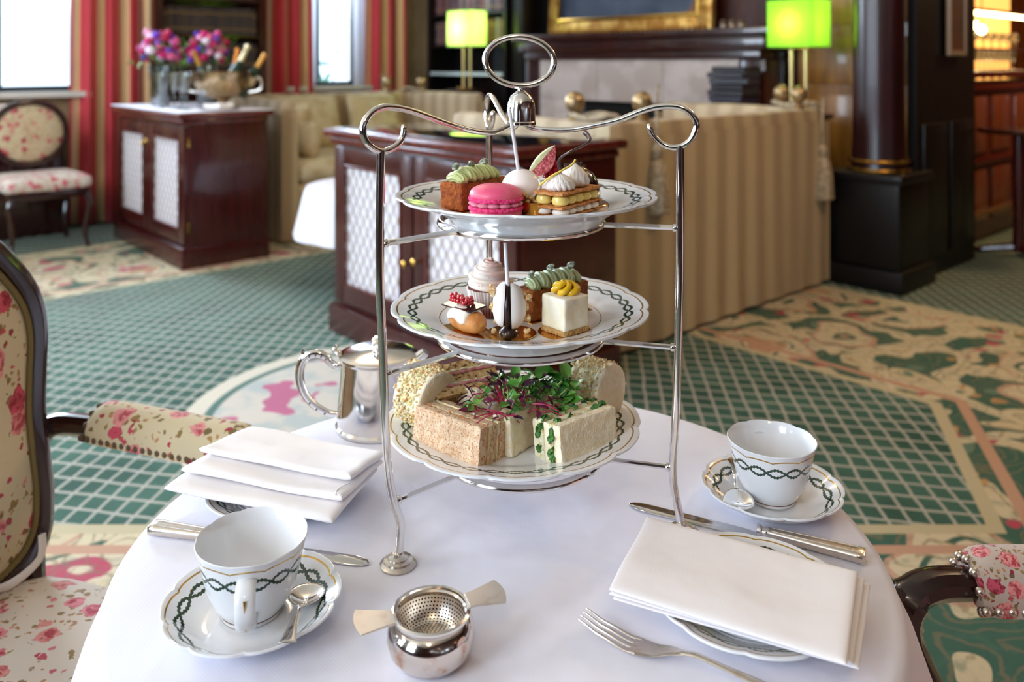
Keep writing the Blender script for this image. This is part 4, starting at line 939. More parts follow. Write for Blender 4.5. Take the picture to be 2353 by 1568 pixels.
# ------------------------------------------------------------ cutlery
def ribbonz(path, secf, n=12):          # path points with half width and thickness
    return tube(path, 1, n, sec=secf, up=(0, 0, 1))
def knife(label, tip, end, z, gr):
    d = Vector(end)-Vector(tip); L = d.length; r = thing('table_knife', label, 'knife', (*tip, z), atan2(d.y, d.x), gr)
    N_ = 40; BL = L*.58; bl = []
    out = []
    for i in range(N_+1):
        u = i/N_; x = BL*u; w = .0095*(1-(1-min(1, u*6))**2)**.5*(1-.12*u) if u < .9 else .0082*(1-(u-.9)*4.2)
        out.append((x, w))
    poly = [(x, w*.75) for x, w in out]+[(x, -w*1.0) for x, w in out[::-1]]
    obj('blade', prism(poly, .0013, .0005, .0003, .01), mk_silver('knife steel', '#d8d6d4', .08, 0), r)
    obj('collar', lathe([(.0045, 0), (.0066, .001), (.0066, .004), (.0045, .006), (.0060, .010), (.0052, .013)], 20, cap1=True), SILVER, r, loc=(BL-.002, 0, .0060), rot=(0, pi/2, 0))
    HL = L-BL-.010
    h = obj('handle', M().add(tube([(BL+.010+HL*u, 0, .0062) for u in [i/24 for i in range(25)]], 1, 16, up=(0, 0, 1), sec=lambda a, u: ((.0046+.0012*u)*(abs(cos(a))**.7*(1 if cos(a) > 0 else -1))*(1-.3*max(0, (u-.96)*20)), (.0055+.0045*u)*(abs(sin(a))**.6*(1 if sin(a) > 0 else -1))*(1-.3*max(0, (u-.96)*20))))), SILVER_W, r)
    for q in (-1, 1):
        obj('ridge', tube([(BL+.014, q*.0030, .0104), (L-.010, q*.0050, .0116), (L-.003, q*.0040, .0112)], .0007, 6), SILVER_W, h)
    obj('end_step', box(.004, .0165, .010, (L-.0015, 0, .0010), .0012), SILVER_W, h)
knife('table knife lying behind the left teacup with its blade to the right', (-.1435, .842), (-.3865, .900), TZ+.0005, None)
knife('table knife behind the right napkin with its handle beside the right saucer', (.1335, .957), (.3565, .846), TZ+.0005, None)
for o in bpy.data.objects:
    if o.name.startswith('table_knife') and 'group' in o: del o['group']
def spoon(label, bowl, end, z, tilt=0, rb=.0165):
    d = Vector(end)-Vector(bowl); L = d.length; r = thing('teaspoon', label, 'spoon', (bowl[0], bowl[1], z), (0, tilt, atan2(d.y, d.x)))
    def bf(u, v):
        a = 2*pi*v; rr = u; x = rr*cos(a)*rb*1.25; y = rr*sin(a)*rb*(1-.16*cos(a)); return (x, y, -.0052*(1-rr**2))
    g = grid(bf, 10, 36); o = obj('bowl', (g[0], g[1]), SILVER, r, ang=None); md = o.modifiers.new('t', 'SOLIDIFY'); md.thickness = .0011; md.offset = 1
    path = smooth([(rb*1.20, 0, 0), (rb*1.6, 0, .0022), (L*.45, 0, .0060), (L*.75, 0, .0050), (L*.97, 0, .0030), (L, 0, .0022)], 6); n = len(path)
    def sec(a, u): w = .0021+.0012*max(0, (.18-u)*6)+.0068*max(0, (u-.35)/.65)**1.3; w *= (1 if u < .95 else sqrt(max(.02, 1-((u-.95)/.05)**2))); t = .0013-.0004*u; return (cos(a)*t, sin(a)*w)
    obj('handle', tube(path, 1, 14, sec=sec, up=(0, 0, 1)), SILVER, r); return r
spoon('silver teaspoon resting on the left saucer with its handle towards the camera', (-.1885, .768), (-.1840, .686), TZ+.0175, radians(-7))
spoon('silver teaspoon with its bowl on the right saucer in front of the right cup', (.2515, .931), (.2655, 1.008), TZ+.0200, radians(-4), .0170)
def fork(label, tip, end, z):
    d = Vector(end)-Vector(tip); L = d.length; r = thing('dinner_fork', label, 'fork', (*tip, z), atan2(d.y, d.x))
    KZ = [(0, .0125), (.02, .0062), (.045, .0016), (.065, .0030), (.085, .0090), (.105, .0125), (.14, .0095), (L, .0030), (L+1, .003)]
    def zc(x):
        for (a, za), (b, zb) in zip(KZ, KZ[1:]):
            if x <= b: q = (x-a)/(b-a); return za+(zb-za)*(q*q*(3-2*q)*.5+q*.5)
        return .003
    for k in range(4):
        y = (k-1.5)*.0062
        path = [(x, y*(.90+.10*min(1, x/.04)), zc(x)+.0004) for x in [i*.0045 for i in range(13)]]
        obj('tine', tube(path, 1, 8, up=(0, 0, 1), sec=lambda a, u: (cos(a)*.0009, sin(a)*(.0007+.0014*min(1, u*1.3)))), SILVER_W, r)
    path = [(x, 0, zc(x)) for x in [.048+i*.0035 for i in range(14)]]
    obj('head', tube(path, 1, 16, up=(0, 0, 1), sec=lambda a, u: (cos(a)*.0011, sin(a)*(.0118*(1-u**1.7)+.0030*u**1.7))), SILVER_W, r)
    path = [(x, 0, zc(x)) for x in [.091+(L-.091)*i/20 for i in range(21)]]
    obj('handle', tube(path, 1, 14, up=(0, 0, 1), sec=lambda a, u: (cos(a)*.0016, sin(a)*(.0030+.0068*max(0, u-.3)**1.2))), SILVER_W, r)
fork('silver dinner fork lying tines-left at the lower centre of the table', (.0625, .7475), (.236, .648), TZ+.0006)

# ------------------------------------------------------------ tea strainer on its bowl
sx, sy = -.0685, .7095
sb = thing('strainer_bowl', 'small round silver drip bowl under the tea strainer', 'bowl', (sx, sy, TZ+.0005))
obj('bowl', lathe([(.014, .0002), (.020, 0), (.029, .0035), (.0350, .011), (.0372, .020), (.0362, .0285), (.0325, .0345), (.0300, .0365), (.0300, .0385), (.0312, .0400), (.0306, .0404), (.0286, .0385), (.0300, .034), (.034, .028), (.0350, .020), (.033, .011), (.027, .005), (.001, .003)], 72), mk_silver('tarnished silver bowl', '#dcd2ca', .09, .9), sb)
stn = thing('tea_strainer', 'round perforated silver tea strainer with two fan-shaped handles', 'tea strainer', (sx, sy, TZ+.041), radians(19.5))
hm = Mat('perforated silver', '#ece2d6', .30, 1); x, y, z = hm.xyz()
R_ = (x*x+y*y).sqrt(); uu = hm.xyz('UV')
n_r = 21.0; rowi = (uu[0]*n_r); 
row = rowi.fract()-.5; ri = rowi-rowi.fract()
cnt = ((ri+.5)*(1/n_r)*74)._m('ROUND')
ph = (uu[1]*cnt+ri*.5).fract()-.5
hole = ((row*row)+(ph*ph)).sqrt().lt(.26)
bs_ = hm.t.nodes.new('ShaderNodeBsdfTransparent'); mxs = hm.t.nodes.new('ShaderNodeMixShader'); hm.t.links.new(hole.k, mxs.inputs[0]); hm.t.links.new(hm.b.outputs[0], mxs.inputs[1])
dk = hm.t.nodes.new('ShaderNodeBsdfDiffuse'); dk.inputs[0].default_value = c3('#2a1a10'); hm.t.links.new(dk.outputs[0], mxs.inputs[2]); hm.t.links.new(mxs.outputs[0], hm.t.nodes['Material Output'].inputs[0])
def sf(u, v):
    a = 2*pi*v; q = max(u, .001); r = .0300*min(1, 1.28*q**1.0 if q < .55 else .704+.296*sin((q-.55)/.45*pi/2)); zz = -.024 if q < .5 else -.024+.024*((q-.5)/.5)**1.5
    return (r*cos(a), r*sin(a), zz+.0004)
g = grid(sf, 30, 64); obj('perforated_cup', g, hm.m, stn, ang=None)
rim = obj('rim', M().add(lathe([(.0298, .0), (.0300, .0015), (.0318, .0022), (.0334, .0012), (.0336, -.0006), (.0326, -.0016), (.0306, -.0012)], 80, cap0=False)).add(lathe([(.0326, -.0012), (.0312, -.005), (.0300, -.0055)], 80, cap0=False)), SILVER, stn)
for sg in (1, -1):
    a0, a1 = radians(11), radians(14); pts = []
    for i in range(9): y_ = -1+2*i/8; pts.append((.0330, y_*.0085))
    for i in range(13): an = (1-2*i/12); pts.append((.0655-.0035*an*an*1.2, an*.0165))
    poly = [(.0318, -.0095), (.0318, .0095), (.038, .0100)]+[(.0655-.004*(1-2*i/10)**2, .0165*(1-2*i/10)) for i in range(11)]+[(.038, -.0100)]
    poly = [(sg*x_, y_) for x_, y_ in poly][::sg*-1]
    obj('handle', prism(poly, .0016, -.0008, .0003, .012), mk_silver('matt silver handle', '#ddd2c6', .42, .35), stn, rot=(0, -sg*radians(3), 0))

# ------------------------------------------------------------ hot water jug
jx, jy = at(869, 1000, 1.165).x, 1.165
jg = thing('hot_water_jug', 'silver lidded hot water jug with a scroll handle behind the left napkin', 'jug', (jx, jy, TZ+.0005), radians(180))
obj('body', lathe([(.050, 0), (.0575, .001), (.0585, .005), (.0560, .008), (.0560, .011), (.0565, .014), (.0555, .030), (.0525, .060), (.0510, .085), (.0508, .094), (.0525, .0965), (.0525, .0985)], 64, cap1=True), SILVER, jg)
lid = obj('lid', lathe([(.0525, .0985), (.0540, .0995), (.0540, .1010), (.0490, .1025), (.0450, .1030), (.0300, .1050), (.012, .1065), (.001, .107)], 64), SILVER, jg)
obj('finial', M().add(lathe([(.006, .106), (.0072, .108), (.004, .112), (.0075, .116), (.0085, .120), (.005, .124), (.001, .1245)], 20)), SILVER, lid)
for k in range(3): obj('finial_leaf', ball(.003, .0016, .0045, (.006*cos(k*2.1), .006*sin(k*2.1), .113), 8), SILVER, lid)
hnd = smooth([(.050, 0, .084), (.058, 0, .083), (.066, 0, .0875), (.074, 0, .096), (.086, 0, .100), (.100, 0, .096), (.108, 0, .082), (.109, 0, .064), (.102, 0, .044), (.088, 0, .028), (.070, 0, .018), (.054, 0, .016)], 5)
h_ = obj('handle', tube(hnd, lambda u: .0032+.0022*sin(min(1, max(0, u))*pi)**.7, 14, sec=lambda a, u: (cos(a)*.85, sin(a)*1.15), up=(0, 1, 0)), SILVER, jg)
obj('thumb_spur', tube([(.101, 0, .0985), (.105, 0, .102), (.104, 0, .107)], [.0035, .0025, .0008], 8), SILVER, h_)
obj('hinge', M().add(ball(.005, .006, .0045, (.056, 0, .1015), 12)).add(ball(.004, .004, .005, (.061, 0, .105), 10)).add(ball(.003, .003, .003, (.058, 0, .110), 8)).add(ball(.0045, .0045, .0045, (.060, 0, .084), 10)), SILVER, jg)
for i in (14, 17, 20, 23, 43, 46, 49):
    p = hnd[i]; obj('rivet', ball(.0012, c=(p.x, .0052, p.z-.001), n=8), flat('black dot', '#16120f', .5), h_)
obj('spout', tube(smooth([(-.045, 0, .088), (-.056, 0, .094), (-.066, 0, .103)], 4), lambda u: .013-.006*u, 14, sec=lambda a, u: (cos(a), sin(a)*.8)), SILVER, jg)

# ------------------------------------------------------------ napkins
def fold_slab(corners, zs, thick, layers=1, seed=0, mat=NAPK, roundedge=(1, 1, 1, 1), n=30, sag=.002):
    """folded cloth: bilinear top sheet with a rounded edge and underside"""
    A, B, C_, D = [Vector(c) for c in corners]
    def P(u, v): return A*(1-u)*(1-v)+B*u*(1-v)+C_*u*v+D*(1-u)*v
    m = []
    def top(u, v):
        p = P(u, v); e = min(min(u, 1-u)*22, min(v, 1-v)*16, 1); h = thick*sqrt(max(0, 1-(1-e)**2))
        q = p*1; w = noise.noise(Vector((u*2.3+seed, v*2.1, seed)))*sag
        return Vector((q.x, q.y, q.z+h*.5+w)), Vector((q.x, q.y, q.z-h*.5+w*.6))
    v = []; f = []; N1 = n; N2 = n
    for side in (0, 1):
        for i in range(N1+1):
            for j in range(N2+1):
                uu = .5-.5*cos(pi*i/N1); vv = .5-.5*cos(pi*j/N2); v.append(tuple(top(uu, vv)[side]))
    S = (N1+1)*(N2+1)
    for i in range(N1):
        for j in range(N2):
            a = i*(N2+1)+j; q = (a, a+N2+1, a+N2+2, a+1); f.append(q); f.append(tuple(x+S for x in q[::-1]))
    for i in range(N1):
        for j0 in (0, N2):
            a = i*(N2+1)+j0; b = a+N2+1; f.append((a, b, b+S, a+S) if j0 == N2 else (a, a+S, b+S, b))
    for j in range(N2):
        for i0 in (0, N1):
            a = i0*(N2+1)+j; b = a+1; f.append((a, b, b+S, a+S) if i0 == 0 else (a, a+S, b+S, b))
    return v, f
def hz(px, py, h): return pl(px, py, EYE-h)
nr = thing('folded_napkin', 'white napkin folded to a rectangle on the small plate at right', 'napkin', (0, 0, 0))
A0, B0, C0, D0 = [hz(1487, 1180, .468), hz(1972, 1308, .468), hz(1946, 1519, .468), hz(1399, 1346, .468)]
def shift(P_, a, dz): return [Vector((p.x, p.y, p.z))+a[i]+Vector((0, 0, dz)) for i, p in enumerate(P_)]
e = (B0-A0).normalized(); g_ = (D0-A0).normalized()
base = [A0, B0, C0, D0]
Z0 = Vector((0, 0, 0))
obj('fold', fold_slab(shift(base, [Z0]*4, -.0035), 0, .0045, seed=1, sag=.0025), NAPK, nr, ang=60)
obj('fold', fold_slab(shift(base, [e*.002+g_*.002, e*.0055-g_*.0005, e*.004-g_*.010, e*.0+Z0-g_*.001], -.0085), 0, .0042, seed=3, sag=.002), NAPK, nr, ang=60)
obj('fold', fold_slab(shift(base, [e*.004+g_*.003, e*.0105-g_*.002, e*.0085-g_*.014, e*.003-g_*.003], -.0130), 0, .0040, seed=5, sag=.002), NAPK, nr, ang=60)
nl_ = thing('folded_napkin', 'white napkin folded in three fanned pleats on the hidden plate at left', 'napkin', (0, 0, 0))
T1 = [hz(457, 1033, .452), hz(806, 1102, .458), hz(886, 1045, .462), hz(575, 984, .458)]
T2 = [hz(416, 1080, .462), hz(786, 1150, .468), hz(880, 1062, .471), hz(560, 1000, .468)]
T3 = [hz(377, 1123, .472), hz(764, 1201, .478), hz(868, 1080, .479), hz(545, 1010, .478)]
obj('fold', fold_slab(T3, 0, .0080, seed=2, sag=.003), NAPK, nl_, ang=60)
obj('fold', fold_slab(T2, 0, .0085, seed=4, sag=.003), NAPK, nl_, ang=60)
obj('fold', fold_slab(T1, 0, .0085, seed=7, sag=.004), NAPK, nl_, ang=60)
obj('hem', tube(smooth([T2[1]+(T2[0]-T2[1])*.04+Vector((0, 0, .004)), T2[1]+(T2[0]-T2[1])*.055+(T2[2]-T2[1])*.12+Vector((0, 0, .005)), T2[1]+(T2[0]-T2[1])*.03+(T2[2]-T2[1])*.3+Vector((0, 0, .0048))], 5), .0006, 6), NAPK, nl_)
# ------------------------------------------------------------ food materials
def mk_sponge(name, a, b, dark='#3a1a10', sc=260, hole=.003, dk=.62, **kw):
    m = Mat(name, a, .85, **kw); n = m.noise(90, 5); n2 = m.noise(sc, 3); d, c = m.voro(sc*.8)
    x = m.mix(n.step(.35, .65), a, b); x = m.mix(n2.step(dk, dk+.12), x, dark); m.color(x)
    m.bump(n2*.6+d*.8, hole, .8); return m.m
def mk_bread(name, a, b, fleck=None, sc=420):
    m = Mat(name, a, .9, sss=.15); n = m.noise(130, 4); n2 = m.noise(sc, 3); d, c = m.voro(sc)
    x = m.mix(n.step(.35, .65), a, b)
    if fleck: x = m.mix(n2.step(.54, .64), x, fleck)
    m.color(x); m.bump(d*.5+n2*.9, .0010, .8); return m.m
CAKE = mk_sponge('carrot cake sponge', '#8e4414', '#a9591c', '#44180a'); CAKE2 = mk_sponge('baked brown cake', '#a05a1e', '#7d3f16', '#54260f')
GREENC = Mat('pistachio cream', '#b8c07e', .45, sss=.3).m; GREENC2 = Mat('sage green cream', '#a5b182', .45, sss=.3).m
SEED = mottled('sugared green pumpkin seed', '#5c6a52', '#c3c4b0', 380, .8, .001, lo=.45, hi=.55)
GOLDB = Mat('gold cake board', '#d6a24a', .16, 1).m
WHITEC = Mat('white meringue', '#f0e8e2', .5, sss=.3).m; WHCREAM = Mat('white cream', '#f8f1e6', .4, sss=.3).m; YELC = Mat('vanilla custard', '#ead17a', .30, sss=.3, coat=.2).m
PASTRY = mottled('baked puff pastry', '#b9702c', '#d6975a', 160, .7, .0012); 
PINK = mottled('pink macaron shell', '#e8557f', '#ea6a82', 40, .42, sss=.2); PINKF = mk_sponge('pink macaron foot', '#e0236a', '#f04a86', '#c01258', 420, .002, .66); PINKC = Mat('pale pink buttercream', '#d9849a', .35, sss=.3).m
PWHITE = Mat('white chocolate coating', '#eee2dc', .33, sss=.2, coat=.2).m; STICK = flat('white paper stick', '#ece8ee', .5)
CARAM = mottled('caramel popcorn', '#d9a04a', '#f0dcae', 220, .3, .001, coat=.4); CRUMBC = mk_bread('cheese and nut crumb', '#e2c791', '#edd9ae', '#c98a4e', 300)
def food(name, label, cat, x, y, z, rz=0): return thing(name, label, cat, (x, y, z), rz)

# ------------------------------------------------------------ top tier
z1 = WZ[0]
def piped(parent, name, L, W, z, mat, seeds, n=6, h=.010, seed=0):
    """ribbed cream piped to and fro along a bar of length L (x) and width W (y)"""
    m = M(); r0 = L/n*.66
    for i in range(n):
        x = -L/2+L*(i+.5)/n; k = 1-.25*(i in (0, n-1)); ln = .25*L/n
        P = smooth([(x-ln*1.6, -W*.50, z+.001), (x-ln, -W*.40, z+h*.42*k), (x, 0, z+h*.72*k), (x+ln, W*.40, z+h*.42*k), (x+ln*1.6, W*.50, z+.001)], 7)
        m.add(tube(P, lambda u: r0*k*(.50+.50*sin(pi*u)**.6), 54, sec=lambda a, u: 1+.10*cos(9*a), up=(1, 0, .2)))
    o = obj(name, m, mat, parent, ang=80)
    for k, (sx_, sy_, sz_, rr_) in enumerate(seeds):
        obj('pumpkin_seed', ball(.0060, .0036, .0045, n=12, amp=.25, fr=1.5, seed=k+seed), SEED, parent, loc=(sx_, sy_, z+sz_), rot=(rr_, .5, rr_*2))
    return o
def bar_cake(label, c, d, L, W, Hh, z, cm, gm, seeds, seed):
    r = food('loaf_cake', label, 'cake', c[0], c[1], z+.0012, atan2(d[1], d[0]))
    v, f = subdbox(L, W, Hh, n=34, b=.06, amp=.0011, fr=260, seed=seed, tap=lambda x, y, k: (x*(.93+.07*(1-k) if 0 else 1-.05*(1-k)), y*(1+.0*k)))
    obj('sponge', (v, f), cm, r, ang=60); piped(r, 'cream', L*.86, W*.84, Hh-.0005, gm, seeds, 6, .011, seed)
    obj('cake_board', box(L+.006, W+.006, .001, (0, 0, -.0012)), GOLDB, r); return r
bar_cake('carrot loaf cake with piped pale green cream and three seeds on the top tier', (-.0430, .942), (.57, .82), .083, .031, .0300, z1, CAKE, GREENC, [(-.030, .002, .0170, .6), (-.006, -.001, .0175, .2), (.019, .001, .0175, 1.0)], 1)
# macaron
mc = food('macaron', 'bright pink macaron at the front of the top tier', 'macaron', -.0170, .8800, z1+.0006, .3)
R = .0285
def rag(amp, n0, sd): return lambda a, r, z: (r*(1+amp*noise.noise(Vector((cos(a)*n0, sin(a)*n0, z*300+sd)))), z)
obj('bottom_shell', lathe([(.001, 0), (R*.86, 0), (R*.95, .0015), (R*.97, .005), (R*.96, .0075)], 96, cap1=True), PINK, mc)
obj('bottom_foot', lathe([(R*.95, .0070), (R*1.0, .0078), (R*1.015, .0095), (R*.985, .0112), (R*.9, .0118)], 144, rag(.035, 9, 1), cap1=True), PINKF, mc)
fl = M()
for k in range(13): a = k*2*pi/13; fl.add(ball(.0074, .0074, .0034, (R*.76*cos(a), R*.76*sin(a), .0142), 14))
fl.add(lathe([(.001, .0115), (R*.8, .0115), (R*.8, .017), (.001, .017)], 32)); obj('buttercream', fl, PINKC, mc)
obj('top_foot', lathe([(R*.9, .0165), (R*.985, .0172), (R*1.015, .0190), (R*1.0, .0208), (R*.95, .0214)], 144, rag(.035, 9, 5), cap1=True), PINKF, mc)
obj('top_shell', lathe([(R*.96, .0208), (R*.985, .0228), (R*.955, .0262), (R*.84, .0298), (R*.62, .0324), (R*.3, .0338), (.001, .0342)], 96), PINK, mc)
# cake pop
cp_ = food('cake_pop', 'round white coated cake pop with an upright stick on the top tier', 'cake pop', .0105, .912, z1+.0006)
obj('ball', ball(.0222, .0222, .0205, (0, 0, .0250), 40), PWHITE, cp_, ang=None)
obj('drip', tube(smooth([(.018, -.010, .036), (.0195, -.0115, .029), (.014, -.0175, .020), (.006, -.021, .016)], 5), .0014, 8), PWHITE, cp_)
s0 = Vector((-.0030, 0, .040)); s1 = at(1171, 252, .895)-Vector((.0105, .912, z1+.0006)); obj('stick', tube([s0, s1], .0020, 12), STICK, cp_)
obj('biscuit_base', lathe([(.001, 0), (.020, 0), (.021, .003), (.015, .009), (.001, .010)], 30), mottled('light brown biscuit', '#b5752f', '#d9a45c', 120, .6), cp_)
for k, (dx, dz) in enumerate(((.002, .019), (.009, .015), (-.004, .0165), (.014, .011))):
    g_ = M()
    for q in range(6): a = q*2.4; g_.add(ball(.0028, .0026, .0024, (.0026*cos(a), .0016*sin(a), .0026*sin(a*1.7)), 8, .3, 2, q))
    o = obj('popcorn_piece', g_, CARAM, cp_, loc=(dx, -.0215, dz))
    obj('kernel', ball(.0013, c=(.001, -.003, .0), n=8), flat('brown kernel', '#7a4216', .4), o)
# gold cone cup beside it
obj('gold_cup', lathe([(.012, 0), (.014, .001), (.017, .014), (.016, .014), (.012, .002)], 24), GOLDB, cp_, loc=(.014, -.020, 0))
# mille-feuille
mf = food('mille_feuille', 'layered mille-feuille with custard drops and two meringues on the top tier', 'pastry', .0600, .9020, z1+.0006, atan2(.066, .048))
ML, MW = .078, .037
def sheet(z, th, sd, w=1): return rough(subdbox(ML*w, MW*w, th, n=30, b=.3, amp=.0009, fr=90, seed=sd, c=(0, 0, z)), .0006, 300, sd)
obj('pastry_layer', sheet(0, .0020, 1), PASTRY, mf, ang=70); obj('pastry_layer', sheet(.0098, .0024, 2, 1.04), PASTRY, mf, ang=70); obj('pastry_layer', sheet(.0235, .0030, 3, 1.02), PASTRY, mf, ang=70)
for z, mt, rz_, nm in ((.0019, WHCREAM, .0042, 'cream_drop'), (.0120, YELC, .0062, 'custard_drop')):
    for sy_ in (-1, 1):
        for k in range(5):
            x = -ML/2+.0085+k*(ML-.017)/4
            o = obj(nm, lathe([(.0055, 0), (.0082, .18*rz_*2), (.0090, .42*rz_*2), (.0076, .74*rz_*2), (.0035, .96*rz_*2), (.001, 1.0*rz_*2)], 20), mt, mf, loc=(x+rnd.uniform(-.0006, .0006), sy_*(MW/2-.0085), z), rot=rnd.random()); o.scale = (1.02, 1.02, 1)
def rosette(parent, name, mat, R_, Hh, loc, n=11, lean=(0, 0, 0), tw=.6):
    def rf(a, r, z): k = .16*(1-(z/Hh)*.35); return r*(1-k+k*abs(cos((a+tw*z/Hh)*n/2))**.7*1.6-.3*k), z
    return obj(name, lathe([(R_*.72, 0), (R_*.98, Hh*.14), (R_, Hh*.30), (R_*.86, Hh*.55), (R_*.55, Hh*.78), (R_*.24, Hh*.92), (.0006, Hh*1.06)], n*10, rf), mat, parent, loc=loc, rot=lean, ang=None)
rosette(mf, 'meringue', WHITEC, .0165, .0190, (-.018, -.001, .0262), 15); rosette(mf, 'meringue', WHITEC, .0175, .0255, (.013, .001, .0262), 12, (0, .15, .4), .9)
lz = smooth([(-.037, .012, .032), (-.030, .003, .041), (-.016, -.004, .0475), (.000, -.005, .0515), (.012, -.002, .0555)], 6)
obj('lemon_zest', tube(lz, 1, 10, up=(0, 0, 1), sec=lambda a, u: (cos(a)*.0012, sin(a)*(.0022*(1-.5*u)))), Mat('candied lemon peel', '#efd25a', .3, sss=.3, coat=.5).m, mf)
# chocolate dome
cd = food('chocolate_dome', 'dark glazed chocolate dome with fig wedge, raspberry and curled ribbon on the top tier', 'cake', .0740, .962, z1+.0006)
DG = Mat('dark mirror glaze', '#1a0c08', .05, coat=1.0).m
obj('dome', M().add(lathe([(.001, .004), (.0265, .004), (.0280, .007), (.0275, .014), (.0245, .026), (.0185, .035), (.010, .0405), (.001, .0425)], 60)), DG, cd, ang=None)
obj('biscuit_base', lathe([(.001, .001), (.027, .001), (.0275, .004), (.001, .005)], 40), CHOC, cd); obj('gold_board', lathe([(.001, 0), (.0365, 0), (.037, .0007), (.0365, .0012), (.001, .0012)], 48), GOLDB, cd)
obj('caramel_patch', ball(.014, .012, .0060, (-.002, -.006, .0385), 20), Mat('caramel glaze', '#8f5a18', .08, coat=.8).m, cd)
ch_ = M()
for k in range(26): a = rnd.random()*6.3; q = .012*sqrt(rnd.random()); ch_.add(ball(.0020+.001*rnd.random(), c=(-.004+q*cos(a)*1.1, -.004+q*sin(a), .0415+.004*rnd.random()), n=6, amp=.6, fr=3, seed=k))
o = obj('chocolate_crumbs', ch_, flat('brown crumbs', '#3a1c12', .7), cd); o['kind'] = 'stuff'
O = Vector((.0740, .962, z1+.0006))
cr = smooth([at(1302, 402, .935)-O, at(1291, 391, .930)-O, at(1284, 375, .925)-O, at(1290, 362, .92)-O, at(1312, 348, .915)-O, at(1338, 336, .92)-O, at(1354, 324, .93)-O, at(1352, 313, .935)-O, at(1343, 304, .94)-O], 7)
obj('chocolate_ribbon', tube(cr, 1, 10, up=(.3, -1, .2), sec=lambda a, u: (cos(a)*.0014, sin(a)*.0030)), Mat('chocolate ribbon', '#3a201c', .3, coat=.3).m, cd)
# fig wedge and raspberry
FY = .955
def quad_wedge(name, A, B, mid, depth, mat, w):
    pass
fa, fb, fm_, fi = at(1214, 404, FY)-O, at(1275, 336, FY)-O, at(1232, 362, FY)-O, at(1262, 398, FY)-O
fleshM = Mat('fig flesh', '#c9525c', .4, sss=.3); nn = fleshM.noise(260, 3); d_, c_ = fleshM.voro(420); fleshM.color(fleshM.mix(d_.step(.15, .4), '#e9b3a0', fleshM.mix(nn.step(.4, .6), '#b83c50', '#d8757a'))); fleshM.bump(d_, .001, .8)
def crescent(A, B, b0, b1, dy0, dy1, nn_=16):    # strip between two bulged arcs from A to B, thick in y
    v = []; f = []; AB = B-A; n_ = Vector((-AB.z, 0, AB.x)).normalized()
    for i in range(nn_+1):
        u = i/nn_; k = sin(pi*u)**.8
        for b_, y_ in ((b0, dy0), (b1, dy0), (b1, dy1), (b0, dy1)): v.append(tuple(A+AB*u+n_*b_*k+Vector((0, y_*max(.15, k), 0))))
    for i in range(nn_):
        for j in range(4): j2 = (j+1) % 4; f.append((i*4+j, i*4+j2, i*4+4+j2, i*4+4+j))
    return v, f
fi_ = (fb-fa)
obj('fig_flesh', crescent(at(1213, 406, FY)-O, at(1275, 335, FY)-O, -.0135, .0016, -.006, .006), fleshM.m, cd, ang=50)
obj('fig_rind', crescent(at(1212, 405, FY)-O, at(1275, 334, FY)-O, .0005, .0058, -.0065, .0075), mottled('fig rind', '#c5c98a', '#ebe5c0', 60, .5, sss=.2), cd, ang=50)
rp_ = M(); rc = at(1264, 390, .966)-O
for i in range(7):
    th = .25+i*.42; nb = max(1, int(9*sin(th)))
    for k in range(nb): a = k*2*pi/nb+i; rp_.add(ball(.0033, c=(rc.x+.0085*sin(th)*cos(a), rc.y+.0085*sin(th)*sin(a), rc.z+.0100*cos(th)), n=8))
rp_.add(ball(.0085, c=tuple(rc), n=12)); obj('raspberry', rp_, Mat('raspberry', '#b80f2e', .35, sss=.3, coat=.3).m, cd)

# ------------------------------------------------------------ middle tier
z2 = WZ[1]+.0006
# eclair
ec = food('eclair', 'small iced eclair with chocolate plaque and redcurrants on the middle tier', 'pastry', -.0485, .9080, z2, radians(-50))
BUN = mottled('baked choux', '#bd7432', '#d4924c', 60, .55, .0012)
def choux(n1=28, n2=24):
    def fn(u, v):
        x = -.0275+.055*u; e = sqrt(max(0, 1-abs(2*u-1)**3.2)); a = 2*pi*v; w = .0135*e*(1+.06*noise.noise(Vector((x*120, cos(a)*1.5, sin(a)*1.5)))); return (x, w*cos(a), .0125+w*sin(a)*.92)
    return grid(fn, n1, n2)
g = choux(); obj('choux_bun', (g[0], g[1]), BUN, ec, ang=None)
def icing(u, v):
    x = -.0265+.0395*u; e = sqrt(max(0, 1-abs(2*(x+.0275)/.055-1)**3.2)); a = pi*(.03+.94*v)+.12*sin(u*9); w = .0143*e*sqrt(max(.0, 1-max(0, (u-.9)*10)**2*.4)); return (x, w*cos(a), .0127+w*sin(a)*.95)
g = grid(icing, 20, 20); ic_ = obj('icing', (g[0], g[1]), Mat('white sugar icing', '#efe2d2', .2, coat=.6).m, ec, ang=None); md = ic_.modifiers.new('t', 'SOLIDIFY'); md.thickness = .001
pq = obj('chocolate_plaque', prism([(-.0330, -.0105), (.0175, -.0105), (.0245, .0085), (-.0270, .0085)], .0020, 0, .0003, .01), CHOC, ec, loc=(-.003, .002, .0258), rot=(radians(14), radians(-3), 0))
RED = Mat('redcurrant', '#c2101f', .18, sss=.3, coat=.6).m
rc_ = M()
for k in range(64): u = rnd.random(); rc_.add(ball(.0025, c=(-.022+.028*u, rnd.uniform(-.007, .006), .0305+.0020*rnd.random()+.0035*(rnd.random() > .6)), n=10))
o = obj('redcurrants', rc_, RED, ec); o['kind'] = 'stuff'
obj('gold_board', box(.066, .042, .0010, (0, 0, -.0004), .0002, 1), GOLDB, ec)
